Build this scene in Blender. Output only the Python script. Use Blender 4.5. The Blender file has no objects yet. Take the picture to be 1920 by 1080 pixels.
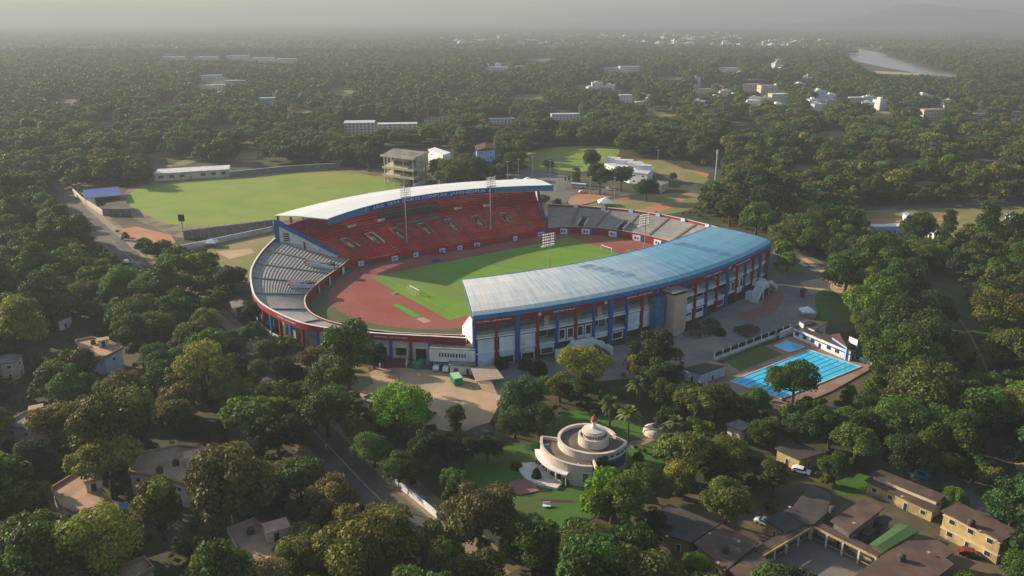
import bpy, math, random
import numpy as np
from mathutils import Vector
RND = random.Random(11)
SC = bpy.context.scene
COL = SC.collection
rad = math.radians

# ---------------------------------------------------------------- camera model (metres; the camera stands over x=0,y=0)
CAM_H = 106.0; FPX = 1500.0; PITCH = math.atan(505 / 1500)
_c, _s = math.cos(PITCH), math.sin(PITCH)
def G(x, y, z=0.0):
    """ground (or height z) point that was read off the photograph at x, y"""
    a = (x - 960) / FPX; b = (540 - y) / FPX
    t = (z - CAM_H) / (-_s + b * _c)
    return (a * t, (_c + b * _s) * t)
def PX(X, Y, Z):
    Z = Z - CAM_H; zc = Y * _c - Z * _s
    return 960 + FPX * X / zc, 540 - FPX * (Y * _s + Z * _c) / zc
# stadium frame: u along the pitch, v across it (away from the camera)
CX, CY = 2.06, 339.52; E1 = (0.80846, 0.58855); E2 = (-0.58855, 0.80846); TH = math.atan2(E1[1], E1[0])
def W(u, v): return (CX + u * E1[0] + v * E2[0], CY + u * E1[1] + v * E2[1])
def UV_(x, y): x -= CX; y -= CY; return (x * E1[0] + y * E1[1], x * E2[0] + y * E2[1])

# ---------------------------------------------------------------- materials
def _nt(name):
    m = bpy.data.materials.new(name); m.use_nodes = True
    nt = m.node_tree; b = nt.nodes['Principled BSDF']
    return m, nt, b
def rgb(c): return (c[0], c[1], c[2], 1)
def mat(name, c1, c2=None, scale=.25, rough=.85, bump=0., bscale=2., stretch=(1, 1, 1), coord='Object', spec=.25, metal=0., lo=.35, hi=.65, c3=None, s3=.03, detail=5.):
    m, nt, b = _nt(name); N = nt.nodes; L = nt.links
    if c2 is None: c2 = tuple(v * .78 for v in c1)
    tc = N.new('ShaderNodeTexCoord'); mp = N.new('ShaderNodeMapping'); mp.inputs['Scale'].default_value = stretch
    L.new(tc.outputs[coord], mp.inputs['Vector'])
    n = N.new('ShaderNodeTexNoise'); n.inputs['Scale'].default_value = scale; n.inputs['Detail'].default_value = detail; n.inputs['Roughness'].default_value = .62
    L.new(mp.outputs[0], n.inputs['Vector'])
    r = N.new('ShaderNodeValToRGB'); r.color_ramp.elements[0].position = lo; r.color_ramp.elements[1].position = hi
    r.color_ramp.elements[0].color = rgb(c1); r.color_ramp.elements[1].color = rgb(c2)
    L.new(n.outputs['Fac'], r.inputs['Fac']); out = r.outputs['Color']
    if c3 is not None:
        n3 = N.new('ShaderNodeTexNoise'); n3.inputs['Scale'].default_value = s3; n3.inputs['Detail'].default_value = 6; L.new(mp.outputs[0], n3.inputs['Vector'])
        r3 = N.new('ShaderNodeValToRGB'); r3.color_ramp.elements[0].position = .47; r3.color_ramp.elements[1].position = .6
        L.new(n3.outputs['Fac'], r3.inputs['Fac'])
        mx = N.new('ShaderNodeMixRGB'); L.new(r3.outputs['Color'], mx.inputs['Fac']); L.new(out, mx.inputs['Color1']); mx.inputs['Color2'].default_value = rgb(c3); out = mx.outputs[0]
    L.new(out, b.inputs['Base Color'])
    b.inputs['Roughness'].default_value = rough; b.inputs['Metallic'].default_value = metal; b.inputs['Specular IOR Level'].default_value = spec
    if bump:
        n2 = N.new('ShaderNodeTexNoise'); n2.inputs['Scale'].default_value = bscale; n2.inputs['Detail'].default_value = 4; L.new(mp.outputs[0], n2.inputs['Vector'])
        bp = N.new('ShaderNodeBump'); bp.inputs['Strength'].default_value = bump; bp.inputs['Distance'].default_value = .3
        L.new(n2.outputs['Fac'], bp.inputs['Height']); L.new(bp.outputs[0], b.inputs['Normal'])
    return m
def leaf_mat(name, sat=1.0, fixed=None):
    m, nt, b = _nt(name); N = nt.nodes; L = nt.links
    oi = N.new('ShaderNodeObjectInfo'); at = N.new('ShaderNodeAttribute'); at.attribute_name = 'tone'
    hs = N.new('ShaderNodeHueSaturation'); hs.inputs['Saturation'].default_value = sat
    if fixed: hs.inputs['Color'].default_value = rgb(fixed)
    else: L.new(oi.outputs['Color'], hs.inputs['Color'])
    mr = N.new('ShaderNodeMapRange'); mr.inputs['To Min'].default_value = .45; mr.inputs['To Max'].default_value = 1.5; L.new(at.outputs['Fac'], mr.inputs['Value'])
    m2 = N.new('ShaderNodeMapRange'); m2.inputs['To Min'].default_value = .7; m2.inputs['To Max'].default_value = 1.3; L.new(oi.outputs['Random'], m2.inputs['Value'])
    mu = N.new('ShaderNodeMath'); mu.operation = 'MULTIPLY'; L.new(mr.outputs[0], mu.inputs[0]); L.new(m2.outputs[0], mu.inputs[1]); L.new(mu.outputs[0], hs.inputs['Value'])
    m3 = N.new('ShaderNodeMapRange'); m3.inputs['To Min'].default_value = .472; m3.inputs['To Max'].default_value = .52; L.new(at.outputs['Fac'], m3.inputs['Value']); L.new(m3.outputs[0], hs.inputs['Hue'])
    L.new(hs.outputs[0], b.inputs['Base Color']); b.inputs['Roughness'].default_value = .6; b.inputs['Specular IOR Level'].default_value = .2
    tr = N.new('ShaderNodeBsdfTranslucent'); L.new(hs.outputs[0], tr.inputs['Color'])
    mx = N.new('ShaderNodeMixShader'); mx.inputs['Fac'].default_value = .3
    L.new(b.outputs[0], mx.inputs[1]); L.new(tr.outputs[0], mx.inputs[2]); L.new(mx.outputs[0], N['Material Output'].inputs['Surface'])
    return m
def glass_mat(name, c): 
    return mat(name, c, tuple(v * .6 for v in c), .6, rough=.12, spec=.6)
def roof_metal(name, ca, cb, sheen_wear, wlo, whi, rough=.42):
    """ribbed sheet: UV x runs along the stand (m), UV y across it"""
    m, nt, b = _nt(name); N = nt.nodes; L = nt.links
    uv = N.new('ShaderNodeUVMap'); uv.uv_map = 'UVMap'
    def noise(scale, st, detail=5):
        mp = N.new('ShaderNodeMapping'); mp.inputs['Scale'].default_value = st; L.new(uv.outputs[0], mp.inputs['Vector'])
        n = N.new('ShaderNodeTexNoise'); n.inputs['Scale'].default_value = scale; n.inputs['Detail'].default_value = detail; L.new(mp.outputs[0], n.inputs['Vector']); return n.outputs['Fac']
    def ramp(sock, a, c, lo, hi):
        r = N.new('ShaderNodeValToRGB'); r.color_ramp.elements[0].position = lo; r.color_ramp.elements[1].position = hi
        r.color_ramp.elements[0].color = rgb(a); r.color_ramp.elements[1].color = rgb(c); L.new(sock, r.inputs['Fac']); return r.outputs['Color']
    base = ramp(noise(.9, (1, .04, 1)), ca, cb, .3, .7)
    sep = N.new('ShaderNodeSeparateXYZ'); L.new(uv.outputs[0], sep.inputs[0])
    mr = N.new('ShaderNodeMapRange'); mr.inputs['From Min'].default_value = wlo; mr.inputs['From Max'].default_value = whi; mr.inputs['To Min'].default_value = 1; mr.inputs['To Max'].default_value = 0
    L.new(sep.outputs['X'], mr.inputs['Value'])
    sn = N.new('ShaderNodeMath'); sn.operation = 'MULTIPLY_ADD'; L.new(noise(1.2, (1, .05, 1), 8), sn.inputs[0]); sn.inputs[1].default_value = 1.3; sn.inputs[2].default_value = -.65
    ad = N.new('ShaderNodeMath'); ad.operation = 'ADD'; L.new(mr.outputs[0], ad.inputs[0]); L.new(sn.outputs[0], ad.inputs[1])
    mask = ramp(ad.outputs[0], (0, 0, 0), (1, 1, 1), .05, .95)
    mx = N.new('ShaderNodeMixRGB'); L.new(mask, mx.inputs['Fac']); L.new(base, mx.inputs['Color1']); mx.inputs['Color2'].default_value = rgb(sheen_wear)  # streaky end tint: painted sheen mixed in along with weathering
    # faint sheet joints
    wv = N.new('ShaderNodeTexWave'); wv.bands_direction = 'X'; wv.inputs['Scale'].default_value = .32; wv.inputs['Distortion'].default_value = .3; L.new(uv.outputs[0], wv.inputs['Vector'])
    wr = ramp(wv.outputs['Fac'], (.86, .86, .86), (1, 1, 1), .0, .16)
    m2 = N.new('ShaderNodeMixRGB'); m2.blend_type = 'MULTIPLY'; m2.inputs['Fac'].default_value = 1; L.new(mx.outputs[0], m2.inputs['Color1']); L.new(wr, m2.inputs['Color2'])
    L.new(m2.outputs[0], b.inputs['Base Color']); b.inputs['Roughness'].default_value = rough; b.inputs['Specular IOR Level'].default_value = .5
    return m

M = {}
def defmats():
    d = M
    d['white'] = mat('white_paint', (.78, .78, .76), (.6, .6, .6), .35)
    d['offwhite'] = mat('stained_white', (.62, .62, .62), (.42, .42, .42), .3)
    d['cream'] = mat('cream_wall', (.62, .52, .38), (.5, .42, .3), .4)
    d['pinkcream'] = mat('pink_cream_render', (.66, .54, .45), (.52, .42, .35), .4)
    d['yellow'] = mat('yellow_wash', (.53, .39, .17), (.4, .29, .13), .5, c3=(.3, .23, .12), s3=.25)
    d['shadeyellow'] = mat('shaded_yellow_wall', (.3, .22, .1), (.22, .16, .08), .4)  # yellow wall colour darkened to paint in the shade on school walls
    d['tan'] = mat('tan_cladding', (.5, .36, .27), (.42, .3, .23), .3)
    d['red'] = mat('red_paint', (.32, .018, .02), (.24, .015, .02), .4)
    d['redband'] = mat('dark_red_band', (.26, .012, .02), (.19, .01, .02), .3)
    d['seat'] = mat('red_seats', (.46, .02, .022), (.32, .017, .022), .16, rough=.6, c3=(.48, .07, .06), s3=.07)
    d['blue'] = mat('blue_paint', (.02, .09, .34), (.018, .075, .27), .4)
    d['fascia'] = mat('blue_fascia', (.02, .17, .36), (.016, .14, .31), .2, rough=.5)
    d['navy'] = mat('navy_panel', (.01, .05, .27), (.01, .045, .22), .3)
    d['ltext'] = mat('pale_blue_letters', (.5, .66, .85), (.46, .62, .82), .3)
    d['wtext'] = mat('white_letters', (.8, .76, .8), (.75, .7, .76), .3)
    d['skyblue'] = mat('light_blue_wall', (.3, .46, .75), (.25, .4, .68), .4)
    d['panelwhite'] = mat('pale_panel', (.74, .77, .84), (.6, .63, .7), .3, c3=(.5, .52, .56), s3=.2)
    d['bluewhite'] = mat('bluish_white_wall', (.55, .6, .72), (.42, .46, .58), .4)
    d['concrete'] = mat('grey_concrete', (.3, .29, .27), (.2, .19, .18), .35, bump=.1)
    d['dconcrete'] = mat('dark_concrete', (.17, .165, .155), (.11, .105, .1), .3)
    d['terrace'] = mat('terrace_concrete', (.38, .34, .29), (.24, .225, .21), .45, stretch=(1, 1, .2), c3=(.27, .26, .26), s3=.08)
    d['soffit'] = mat('soffit', (.42, .4, .36), (.33, .31, .28), .3)
    d['wallgrey'] = mat('recess_wall', (.4, .38, .34), (.31, .3, .27), .3)
    d['dark'] = mat('dark_opening', (.02, .022, .025), (.012, .012, .015), .5)
    d['brownroof'] = mat('brown_roof', (.13, .08, .058), (.08, .05, .038), .25, c3=(.075, .05, .042), s3=.12)
    d['darkroof'] = mat('dark_roof', (.07, .058, .052), (.045, .038, .036), .25, c3=(.09, .07, .06), s3=.1)
    d['tanroof'] = mat('tan_flat_roof', (.44, .27, .17), (.32, .2, .13), .25, c3=(.24, .15, .1), s3=.12)
    d['greyroof'] = mat('grey_flat_roof', (.26, .23, .21), (.17, .15, .14), .25, c3=(.13, .115, .11), s3=.12)
    d['greenroof'] = mat('green_sheet_roof', (.07, .135, .045), (.055, .11, .038), .3, stretch=(4, .3, 1))
    d['tileroof'] = mat('red_brown_tiles', (.1, .04, .032), (.07, .03, .025), .6)
    d['tanker'] = mat('tan_sheet', (.36, .29, .22), (.3, .24, .19), .3)
    d['metal'] = mat('galvanised', (.42, .42, .4), (.32, .32, .31), .5, rough=.5, metal=.3)
    d['lamp'] = mat('lamp_glass', (.75, .75, .72), (.65, .65, .63), 2., rough=.15, spec=.6)
    d['pane'] = glass_mat('window_glass', (.035, .045, .055))
    d['bluepane'] = glass_mat('blue_glass', (.09, .14, .2))
    d['bluecurtain'] = glass_mat('blue_curtain_wall', (.03, .17, .33))
    d['teal'] = mat('teal_awning', (.02, .2, .18), (.015, .15, .14), .3)
    d['green'] = mat('green_tank', (.02, .3, .16), (.015, .24, .13), .5, rough=.5)
    d['ltgreen'] = mat('pale_green_lid', (.35, .55, .3), (.28, .45, .25), .5)
    d['tarp'] = mat('blue_tarpaulin', (.03, .07, .3), (.02, .05, .22), .3)
    d['tarpl'] = mat('faded_blue_tarpaulin', (.2, .3, .62), (.15, .24, .52), .4)
    d['rubber'] = mat('rubber', (.02, .02, .02), None, 1.)
    d['carwhite'] = mat('white_car_paint', (.75, .75, .76), (.72, .72, .73), .5, rough=.25, spec=.6)
    d['carred'] = mat('red_car_paint', (.17, .012, .014), None, .5, rough=.25, spec=.6)
    d['cardark'] = mat('dark_car_paint', (.04, .045, .06), None, .5, rough=.25, spec=.6)
    d['carteal'] = mat('teal_car_paint', (.02, .28, .34), None, .5, rough=.3, spec=.6)
    d['bark'] = mat('bark', (.1, .07, .05), (.06, .045, .035), 1.5)
    d['leaf'] = leaf_mat('foliage')
    d['terracotta'] = mat('terracotta', (.36, .08, .05), (.28, .06, .04), .6)
    d['skin'] = mat('skin', (.2, .11, .07), None, 1.)
    d['cloth'] = mat('dark_cloth', (.05, .06, .1), None, 1.)
    d['clothw'] = mat('pale_cloth', (.6, .55, .5), None, 1.)
    # ground sheets
    d['g_base'] = mat('ground_mix', (.028, .045, .014), (.05, .055, .022), .06, c3=(.1, .075, .042), s3=.035, bump=.2, bscale=.8)
    d['g_road'] = mat('asphalt', (.085, .08, .074), (.062, .06, .058), .5, c3=(.13, .105, .08), s3=.06)
    d['g_verge'] = mat('dusty_verge', (.25, .17, .1), (.19, .13, .08), .3, c3=(.1, .085, .045), s3=.08)
    d['g_pave'] = mat('pale_pavement', (.3, .22, .16), (.24, .18, .13), .4)
    d['g_sand'] = mat('sandy_ground', (.52, .35, .2), (.42, .285, .165), .12, c3=(.36, .265, .18), s3=.07, bump=.15)
    d['g_tar'] = mat('worn_tar', (.15, .14, .125), (.115, .11, .1), .15, c3=(.19, .16, .125), s3=.08)
    d['g_plaza'] = mat('plaza_paving', (.21, .2, .185), (.15, .145, .14), .3, c3=(.26, .22, .18), s3=.05, detail=8)
    d['g_field'] = mat('cricket_grass', (.2, .27, .03), (.15, .22, .026), .05, c3=(.22, .24, .035), s3=.02)
    d['g_pitch'] = mat('pitch_grass', (.135, .265, .016), (.105, .225, .014), .08, c3=(.13, .2, .025), s3=.03)
    d['g_lawn'] = mat('lawn', (.06, .15, .015), (.045, .115, .012), .12, c3=(.07, .1, .02), s3=.06)
    d['g_dry'] = mat('dry_grass', (.2, .19, .05), (.16, .165, .04), .1, c3=(.27, .19, .09), s3=.04)
    d['g_meadow'] = mat('rough_meadow', (.045, .075, .02), (.035, .055, .018), .15, c3=(.075, .085, .025), s3=.04)
    d['g_yard'] = mat('trodden_yard', (.1, .078, .042), (.055, .06, .026), .09, c3=(.14, .1, .06), s3=.07)
    d['g_margin'] = mat('margin_grass', (.07, .1, .03), (.09, .1, .05), .2)
    d['g_track'] = mat('red_track', (.27, .062, .045), (.22, .052, .04), .1, c3=(.26, .075, .056), s3=.05)
    d['g_clay'] = mat('red_clay', (.45, .19, .09), (.36, .16, .08), .1, c3=(.38, .22, .11), s3=.06)
    d['g_astro'] = mat('green_mat', (.05, .32, .02), (.045, .28, .02), .5)
    d['g_redpave'] = mat('red_paving', (.3, .14, .11), (.24, .11, .09), .4)
    d['g_whitepave'] = mat('white_terrace', (.66, .6, .55), (.54, .48, .45), .3)
    d['g_deck'] = mat('pool_deck', (.33, .22, .155), (.26, .17, .125), .35, c3=(.23, .14, .1), s3=.12)
    d['line'] = mat('line_paint', (.75, .75, .73), None, .5)
    d['kerb'] = mat('kerb', (.48, .44, .4), (.36, .33, .3), .5)
    d['river'] = mat('river_water', (.22, .22, .22), (.18, .18, .18), .01, rough=.25, spec=.5)
    d['hill'] = mat('far_hill', (.05, .065, .04), (.04, .05, .03), .004)
    d['ramp'] = mat('red_ramp', (.2, .06, .05), (.16, .05, .04), .3)
    d['planter'] = mat('hedge_red', (.1, .03, .03), (.03, .05, .02), .6)
    # pool water
    m, nt, b = _nt('pool_water'); N = nt.nodes; L = nt.links
    b.inputs['Base Color'].default_value = (.04, .5, .72, 1); b.inputs['Roughness'].default_value = .06; b.inputs['IOR'].default_value = 1.33
    n = N.new('ShaderNodeTexNoise'); n.inputs['Scale'].default_value = .9; bp = N.new('ShaderNodeBump'); bp.inputs['Strength'].default_value = .12; bp.inputs['Distance'].default_value = .1
    tc = N.new('ShaderNodeTexCoord'); L.new(tc.outputs['Object'], n.inputs['Vector']); L.new(n.outputs['Fac'], bp.inputs['Height']); L.new(bp.outputs[0], b.inputs['Normal'])
    d['pool'] = m
    d['lane'] = mat('lane_line', (.015, .1, .25), None, .5)
    # stand roofs
    d['roof_blue'] = roof_metal('blue_sheet_roof', (.095, .285, .405), (.135, .335, .45), (.76, .71, .63), -82, 24)  # whitish left end is sky sheen painted in, with weathered streaks
    d['roof_glare'] = roof_metal('glare_white_roof', (.8, .78, .72), (.7, .69, .66), (.62, .6, .58), -90, -60)  # white colour stands in for sun glare on blue sheeting
defmats()

# ---------------------------------------------------------------- mesh collecting
class MB:
    def __init__(s): s.v = []; s.f = []; s.uv = None
    def add(s, vs, fs, uvs=None):
        o = len(s.v); s.v += [tuple(p) for p in vs]
        for k, f in enumerate(fs):
            if uvs is not None:
                if s.uv is None: s.uv = {}
                s.uv[len(s.f)] = uvs[k]
            s.f.append(tuple(i + o for i in f))
        return s
    def box(s, x0, x1, y0, y1, z0, z1): return s.prism([(x0, y0), (x1, y0), (x1, y1), (x0, y1)], z0, z1)
    def obox(s, cx, cy, a, lx, ly, z0, z1):
        c, n = math.cos(a), math.sin(a)
        return s.prism([(cx + c * x - n * y, cy + n * x + c * y) for x, y in ((-lx / 2, -ly / 2), (lx / 2, -ly / 2), (lx / 2, ly / 2), (-lx / 2, ly / 2))], z0, z1)
    def prism(s, poly, z0, z1):
        poly = ccw(poly); n = len(poly)
        zz0 = z0 if isinstance(z0, (list, tuple)) else [z0] * n
        zz1 = z1 if isinstance(z1, (list, tuple)) else [z1] * n
        vs = [(p[0], p[1], zz0[i]) for i, p in enumerate(poly)] + [(p[0], p[1], zz1[i]) for i, p in enumerate(poly)]
        fs = [tuple(range(n - 1, -1, -1)), tuple(range(n, 2 * n))] + [(i, (i + 1) % n, n + (i + 1) % n, n + i) for i in range(n)]
        return s.add(vs, fs)
    def sheet(s, poly, z): 
        poly = ccw(poly); return s.add([(p[0], p[1], z) for p in poly], [tuple(range(len(poly)))])
    def tube(s, p, q, r0, r1=None, n=8):
        r1 = r0 if r1 is None else r1
        p = Vector(p); q = Vector(q); d = (q - p).normalized(); a = d.orthogonal().normalized(); b = d.cross(a)
        vs = []
        for c, r in ((p, r0), (q, r1)):
            for k in range(n):
                t = 2 * math.pi * k / n; vs.append(c + a * math.cos(t) * r + b * math.sin(t) * r)
        return s.add(vs, [(k, (k + 1) % n, n + (k + 1) % n, n + k) for k in range(n)] + [tuple(range(n - 1, -1, -1)), tuple(range(n, 2 * n))])
    def beam(s, p, q, w, h):
        p = Vector(p); q = Vector(q); d = (q - p).normalized(); sd = d.cross(Vector((0, 0, 1)))
        sd = sd.normalized() if sd.length > 1e-4 else Vector((1, 0, 0)); up = sd.cross(d)
        vs = [c + sd * x * w / 2 + up * y * h / 2 for c in (p, q) for x, y in ((-1, -1), (1, -1), (1, 1), (-1, 1))]
        return s.add(vs, [(3, 2, 1, 0), (4, 5, 6, 7)] + [(k, (k + 1) % 4, 4 + (k + 1) % 4, 4 + k) for k in range(4)])
    def sweep(s, secs, closed=False, us=None, vs_=None):
        n = len(secs[0]); vs = [p for sec in secs for p in sec]; fs = []; uv = [] if us else None
        m = len(secs)
        for i in range(m if closed else m - 1):
            j = (i + 1) % m
            for k in range(n):
                l = (k + 1) % n
                fs.append((i * n + k, j * n + k, j * n + l, i * n + l))
                if us:
                    a, b = vs_[k], vs_[k + 1]; uv.append(((us[i], a), (us[j], a), (us[j], b), (us[i], b)))
        if not closed:
            fs += [tuple(range(n - 1, -1, -1)), tuple((m - 1) * n + k for k in range(n))]
            if us: uv += [tuple((us[0], vs_[k]) for k in range(n - 1, -1, -1)), tuple((us[-1], vs_[k]) for k in range(n))]
        return s.add(vs, fs, uv)
    def lathe(s, c, prof, n=48, a0=0., a1=2 * math.pi):
        full = abs(a1 - a0 - 2 * math.pi) < 1e-6; m = n if full else n + 1
        secs = [[(c[0] + r * math.cos(a), c[1] + r * math.sin(a), z) for r, z in prof] for a in (a0 + (a1 - a0) * k / n for k in range(m))]
        return s.sweep(secs, closed=full)
def ccw(poly):
    a = sum(poly[i][0] * poly[(i + 1) % len(poly)][1] - poly[(i + 1) % len(poly)][0] * poly[i][1] for i in range(len(poly)))
    return list(poly) if a > 0 else list(poly)[::-1]
def crom(pts, per=6, closed=False):
    out = []; n = len(pts)
    for i in range(n if closed else n - 1):
        g = (lambda k: pts[k % n]) if closed else (lambda k: pts[min(max(k, 0), n - 1)])
        a, b, c, d = g(i - 1), g(i), g(i + 1), g(i + 2)
        for k in range(per):
            t = k / per
            out.append(tuple(.5 * (2 * b[j] + (c[j] - a[j]) * t + (2 * a[j] - 5 * b[j] + 4 * c[j] - d[j]) * t * t + (3 * b[j] - a[j] - 3 * c[j] + d[j]) * t ** 3) for j in range(len(b))))
    if not closed: out.append(tuple(pts[-1]))
    return out

# ---------------------------------------------------------------- things and parts
BASE = {}
def _tag(o, label, cat, group=None):
    o['label'] = label; o['category'] = cat
    if group: o['group'] = group
def thing(name, label, cat, base=(0, 0, 0), frame='w', group=None):
    o = bpy.data.objects.new(name, None); COL.objects.link(o); o.empty_display_size = 1
    b = (base[0], base[1], base[2] if len(base) > 2 else 0.)
    if frame == 's': x, y = W(b[0], b[1]); o.location = (x, y, b[2]); o.rotation_euler = (0, 0, TH)
    else: o.location = b
    BASE[o.name] = b; _tag(o, label, cat, group); return o
def _mesh(name, mb, m, off=(0, 0, 0), smooth=False):
    me = bpy.data.meshes.new(name)
    me.from_pydata([(x - off[0], y - off[1], z - off[2]) for x, y, z in mb.v], [], mb.f)
    if mb.uv:
        l = me.uv_layers.new(name='UVMap'); i = 0
        for k, f in enumerate(mb.f):
            for q in range(len(f)):
                if k in mb.uv: l.data[i].uv = mb.uv[k][q]
                i += 1
    me.materials.append(m); me.validate()
    if smooth: me.polygons.foreach_set('use_smooth', [True] * len(me.polygons))
    return me
def part(name, mb, m, parent, label=None, smooth=False, stuff=False):
    b = BASE[parent.name]; o = bpy.data.objects.new(name, _mesh(name, mb, m, b, smooth)); COL.objects.link(o)
    o.parent = parent; BASE[o.name] = b
    if label: o['label'] = label
    if stuff: o['kind'] = 'stuff'
    return o
def solo(name, mb, m, label, cat, base=(0, 0, 0), frame='w', group=None, smooth=False):
    b = (base[0], base[1], base[2] if len(base) > 2 else 0.)
    o = bpy.data.objects.new(name, _mesh(name, mb, m, b, smooth)); COL.objects.link(o)
    if frame == 's': x, y = W(b[0], b[1]); o.location = (x, y, b[2]); o.rotation_euler = (0, 0, TH)
    else: o.location = b
    BASE[o.name] = b; _tag(o, label, cat, group); return o
def copytree(root, loc, rz, label, group=None, scale=None):
    r = root.copy(); COL.objects.link(r); r.location = loc; r.rotation_euler = (0, 0, rz)
    if scale is not None: r.scale = scale
    r['label'] = label
    if group: r['group'] = group
    for ch in list(root.children):
        c = ch.copy(); COL.objects.link(c); c.parent = r
        for g in list(ch.children): d = g.copy(); COL.objects.link(d); d.parent = c
    return r
def struct(name, mb, m, kind='structure', smooth=False):
    o = bpy.data.objects.new(name, _mesh(name, mb, m, (0, 0, 0), smooth)); COL.objects.link(o); o['kind'] = kind; return o
ZP = [0.0]
def gz(): ZP[0] += .004; return round(ZP[0] + .01, 4)
def patch(name, pix, m, z=None, smooth=0):
    pts = [G(*p) for p in pix]
    if smooth: pts = crom(pts, smooth, True)
    mb = MB(); mb.sheet(pts, gz() if z is None else z); return struct(name, mb, m)
def ribbon(name, pix, width, m, z=None, per=8, wpts=None, shift=0.):
    pts = crom([G(*p) for p in pix] if wpts is None else wpts, per); L_ = []; R_ = []
    z = gz() if z is None else z
    for i, p in enumerate(pts):
        a = pts[max(i - 1, 0)]; b = pts[min(i + 1, len(pts) - 1)]; d = math.hypot(b[0] - a[0], b[1] - a[1]) or 1
        nx, ny = -(b[1] - a[1]) / d, (b[0] - a[0]) / d
        L_.append((p[0] + nx * (shift + width / 2), p[1] + ny * (shift + width / 2), z)); R_.append((p[0] + nx * (shift - width / 2), p[1] + ny * (shift - width / 2), z))
    mb = MB(); n = len(pts); mb.add(L_ + R_, [(i, n + i, n + i + 1, i + 1) for i in range(n - 1)]); return struct(name, mb, m)

# ---------------------------------------------------------------- camera, sky, sun, air
cam = bpy.data.cameras.new('Camera'); co = bpy.data.objects.new('Camera', cam); COL.objects.link(co)
co.location = (0, 0, CAM_H); co.rotation_euler = (math.pi / 2 - PITCH, 0, 0); cam.sensor_width = 36; cam.lens = 36 * FPX / 1920
cam.clip_start = 1; cam.clip_end = 60000; SC.camera = co
SUN_EL = rad(20.5); SUN_AZ = rad(64)          # sun to the left of the view direction and beyond
sd = Vector((-math.sin(SUN_AZ) * math.cos(SUN_EL), math.cos(SUN_AZ) * math.cos(SUN_EL), math.sin(SUN_EL)))
sl = bpy.data.lights.new('Sun', 'SUN'); sl.energy = 5.0; sl.angle = rad(.6); sl.color = (1, .84, .62)
so = bpy.data.objects.new('Sun', sl); COL.objects.link(so); so.rotation_euler = (-sd).to_track_quat('-Z', 'Y').to_euler(); so.location = (-200, 100, 400)
w = bpy.data.worlds.new('World'); SC.world = w; w.use_nodes = True
sk = w.node_tree.nodes.new('ShaderNodeTexSky'); sk.sky_type = 'NISHITA'; sk.sun_disc = False; sk.sun_elevation = SUN_EL; sk.sun_rotation = -SUN_AZ
sk.air_density = 1.2; sk.dust_density = 1.0; sk.altitude = 100
bg = w.node_tree.nodes['Background']; bg.inputs['Strength'].default_value = .1; w.node_tree.links.new(sk.outputs[0], bg.inputs['Color'])
SC.view_settings.view_transform = 'Standard'; SC.view_settings.look = 'None'; SC.view_settings.gamma = 1; SC.view_settings.exposure = 1.02
SC.cycles.use_denoising = True; SC.cycles.volume_bounces = 0; SC.cycles.max_bounces = 6; SC.cycles.diffuse_bounces = 2; SC.cycles.glossy_bounces = 2; SC.cycles.transmission_bounces = 2
SC.cycles.caustics_reflective = False; SC.cycles.caustics_refractive = False; SC.cycles.sample_clamp_indirect = 4
try: SC.cycles.denoising_prefilter = 'ACCURATE'; SC.cycles.denoiser = 'OPENIMAGEDENOISE'
except Exception: pass
def haze():
    mb = MB(); mb.box(-16000, 16000, -900, 17000, -1.5, 330)
    m = bpy.data.materials.new('haze_air'); m.use_nodes = True; nt = m.node_tree; nt.nodes.clear()
    o = nt.nodes.new('ShaderNodeOutputMaterial'); v = nt.nodes.new('ShaderNodeVolumePrincipled')
    v.inputs['Color'].default_value = (.40, .435, .47, 1); v.inputs['Density'].default_value = .00026; v.inputs['Anisotropy'].default_value = .15
    nt.links.new(v.outputs[0], o.inputs['Volume']); h = struct('haze', mb, m, 'stuff'); return h
haze()
# ================================================================ ground, roads, fields
mb = MB(); mb.add([(-16000 + .5, -890, 0), (15999, -890, 0), (15999, 16990, 0), (-15999, 16990, 0)], [(0, 1, 2, 3)]); struct('ground', mb, M['g_base'])
# avenue on the left, running from the lower middle up to the left edge
AV = [(905, 1100), (800, 1000), (700, 910), (628, 835), (560, 765), (480, 690), (395, 610), (310, 535), (235, 468), (165, 405), (105, 345), (60, 305), (15, 265), (-60, 215)]
ribbon('verge', AV, 19, M['g_verge'])
ribbon('road', AV, 9, M['g_road'], shift=1.5)
ribbon('lane_marking', AV, .14, M['kerb'], shift=1.5)
ribbon('pavement', AV, 3.4, M['g_pave'], shift=-5.2)
patch('side_road', [(100, 350), (150, 340), (290, 325), (300, 332), (160, 352), (118, 366)], M['g_verge'])
patch('road_junction', [(75, 350), (120, 360), (165, 400), (215, 450), (190, 470), (130, 440), (90, 410), (60, 380)], M['g_road'])
patch('side_lawn', [(0, 425), (50, 425), (65, 433), (0, 440)], M['g_dry'])
# practice cricket field
patch('field_border', [(225, 372), (250, 342), (330, 328), (440, 322), (640, 312), (740, 322), (800, 345), (700, 390), (520, 440), (440, 450), (330, 445), (250, 410)], M['g_verge'])
patch('cricket_field', [(238, 372), (262, 352), (330, 342), (430, 332), (560, 322), (650, 322), (730, 338), (760, 360), (700, 385), (540, 412), (500, 420), (340, 423), (280, 405), (250, 390)], M['g_field'], smooth=4)
patch('clay_court', [(225, 430), (255, 425), (320, 440), (330, 455), (270, 465)], M['g_clay'])
patch('dry_yard', [(300, 470), (420, 452), (515, 430), (525, 470), (480, 540), (430, 520), (400, 480)], M['g_dry'])
patch('dirt_strip', [(405, 472), (470, 466), (478, 474), (430, 486)], M['g_sand'])
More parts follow.
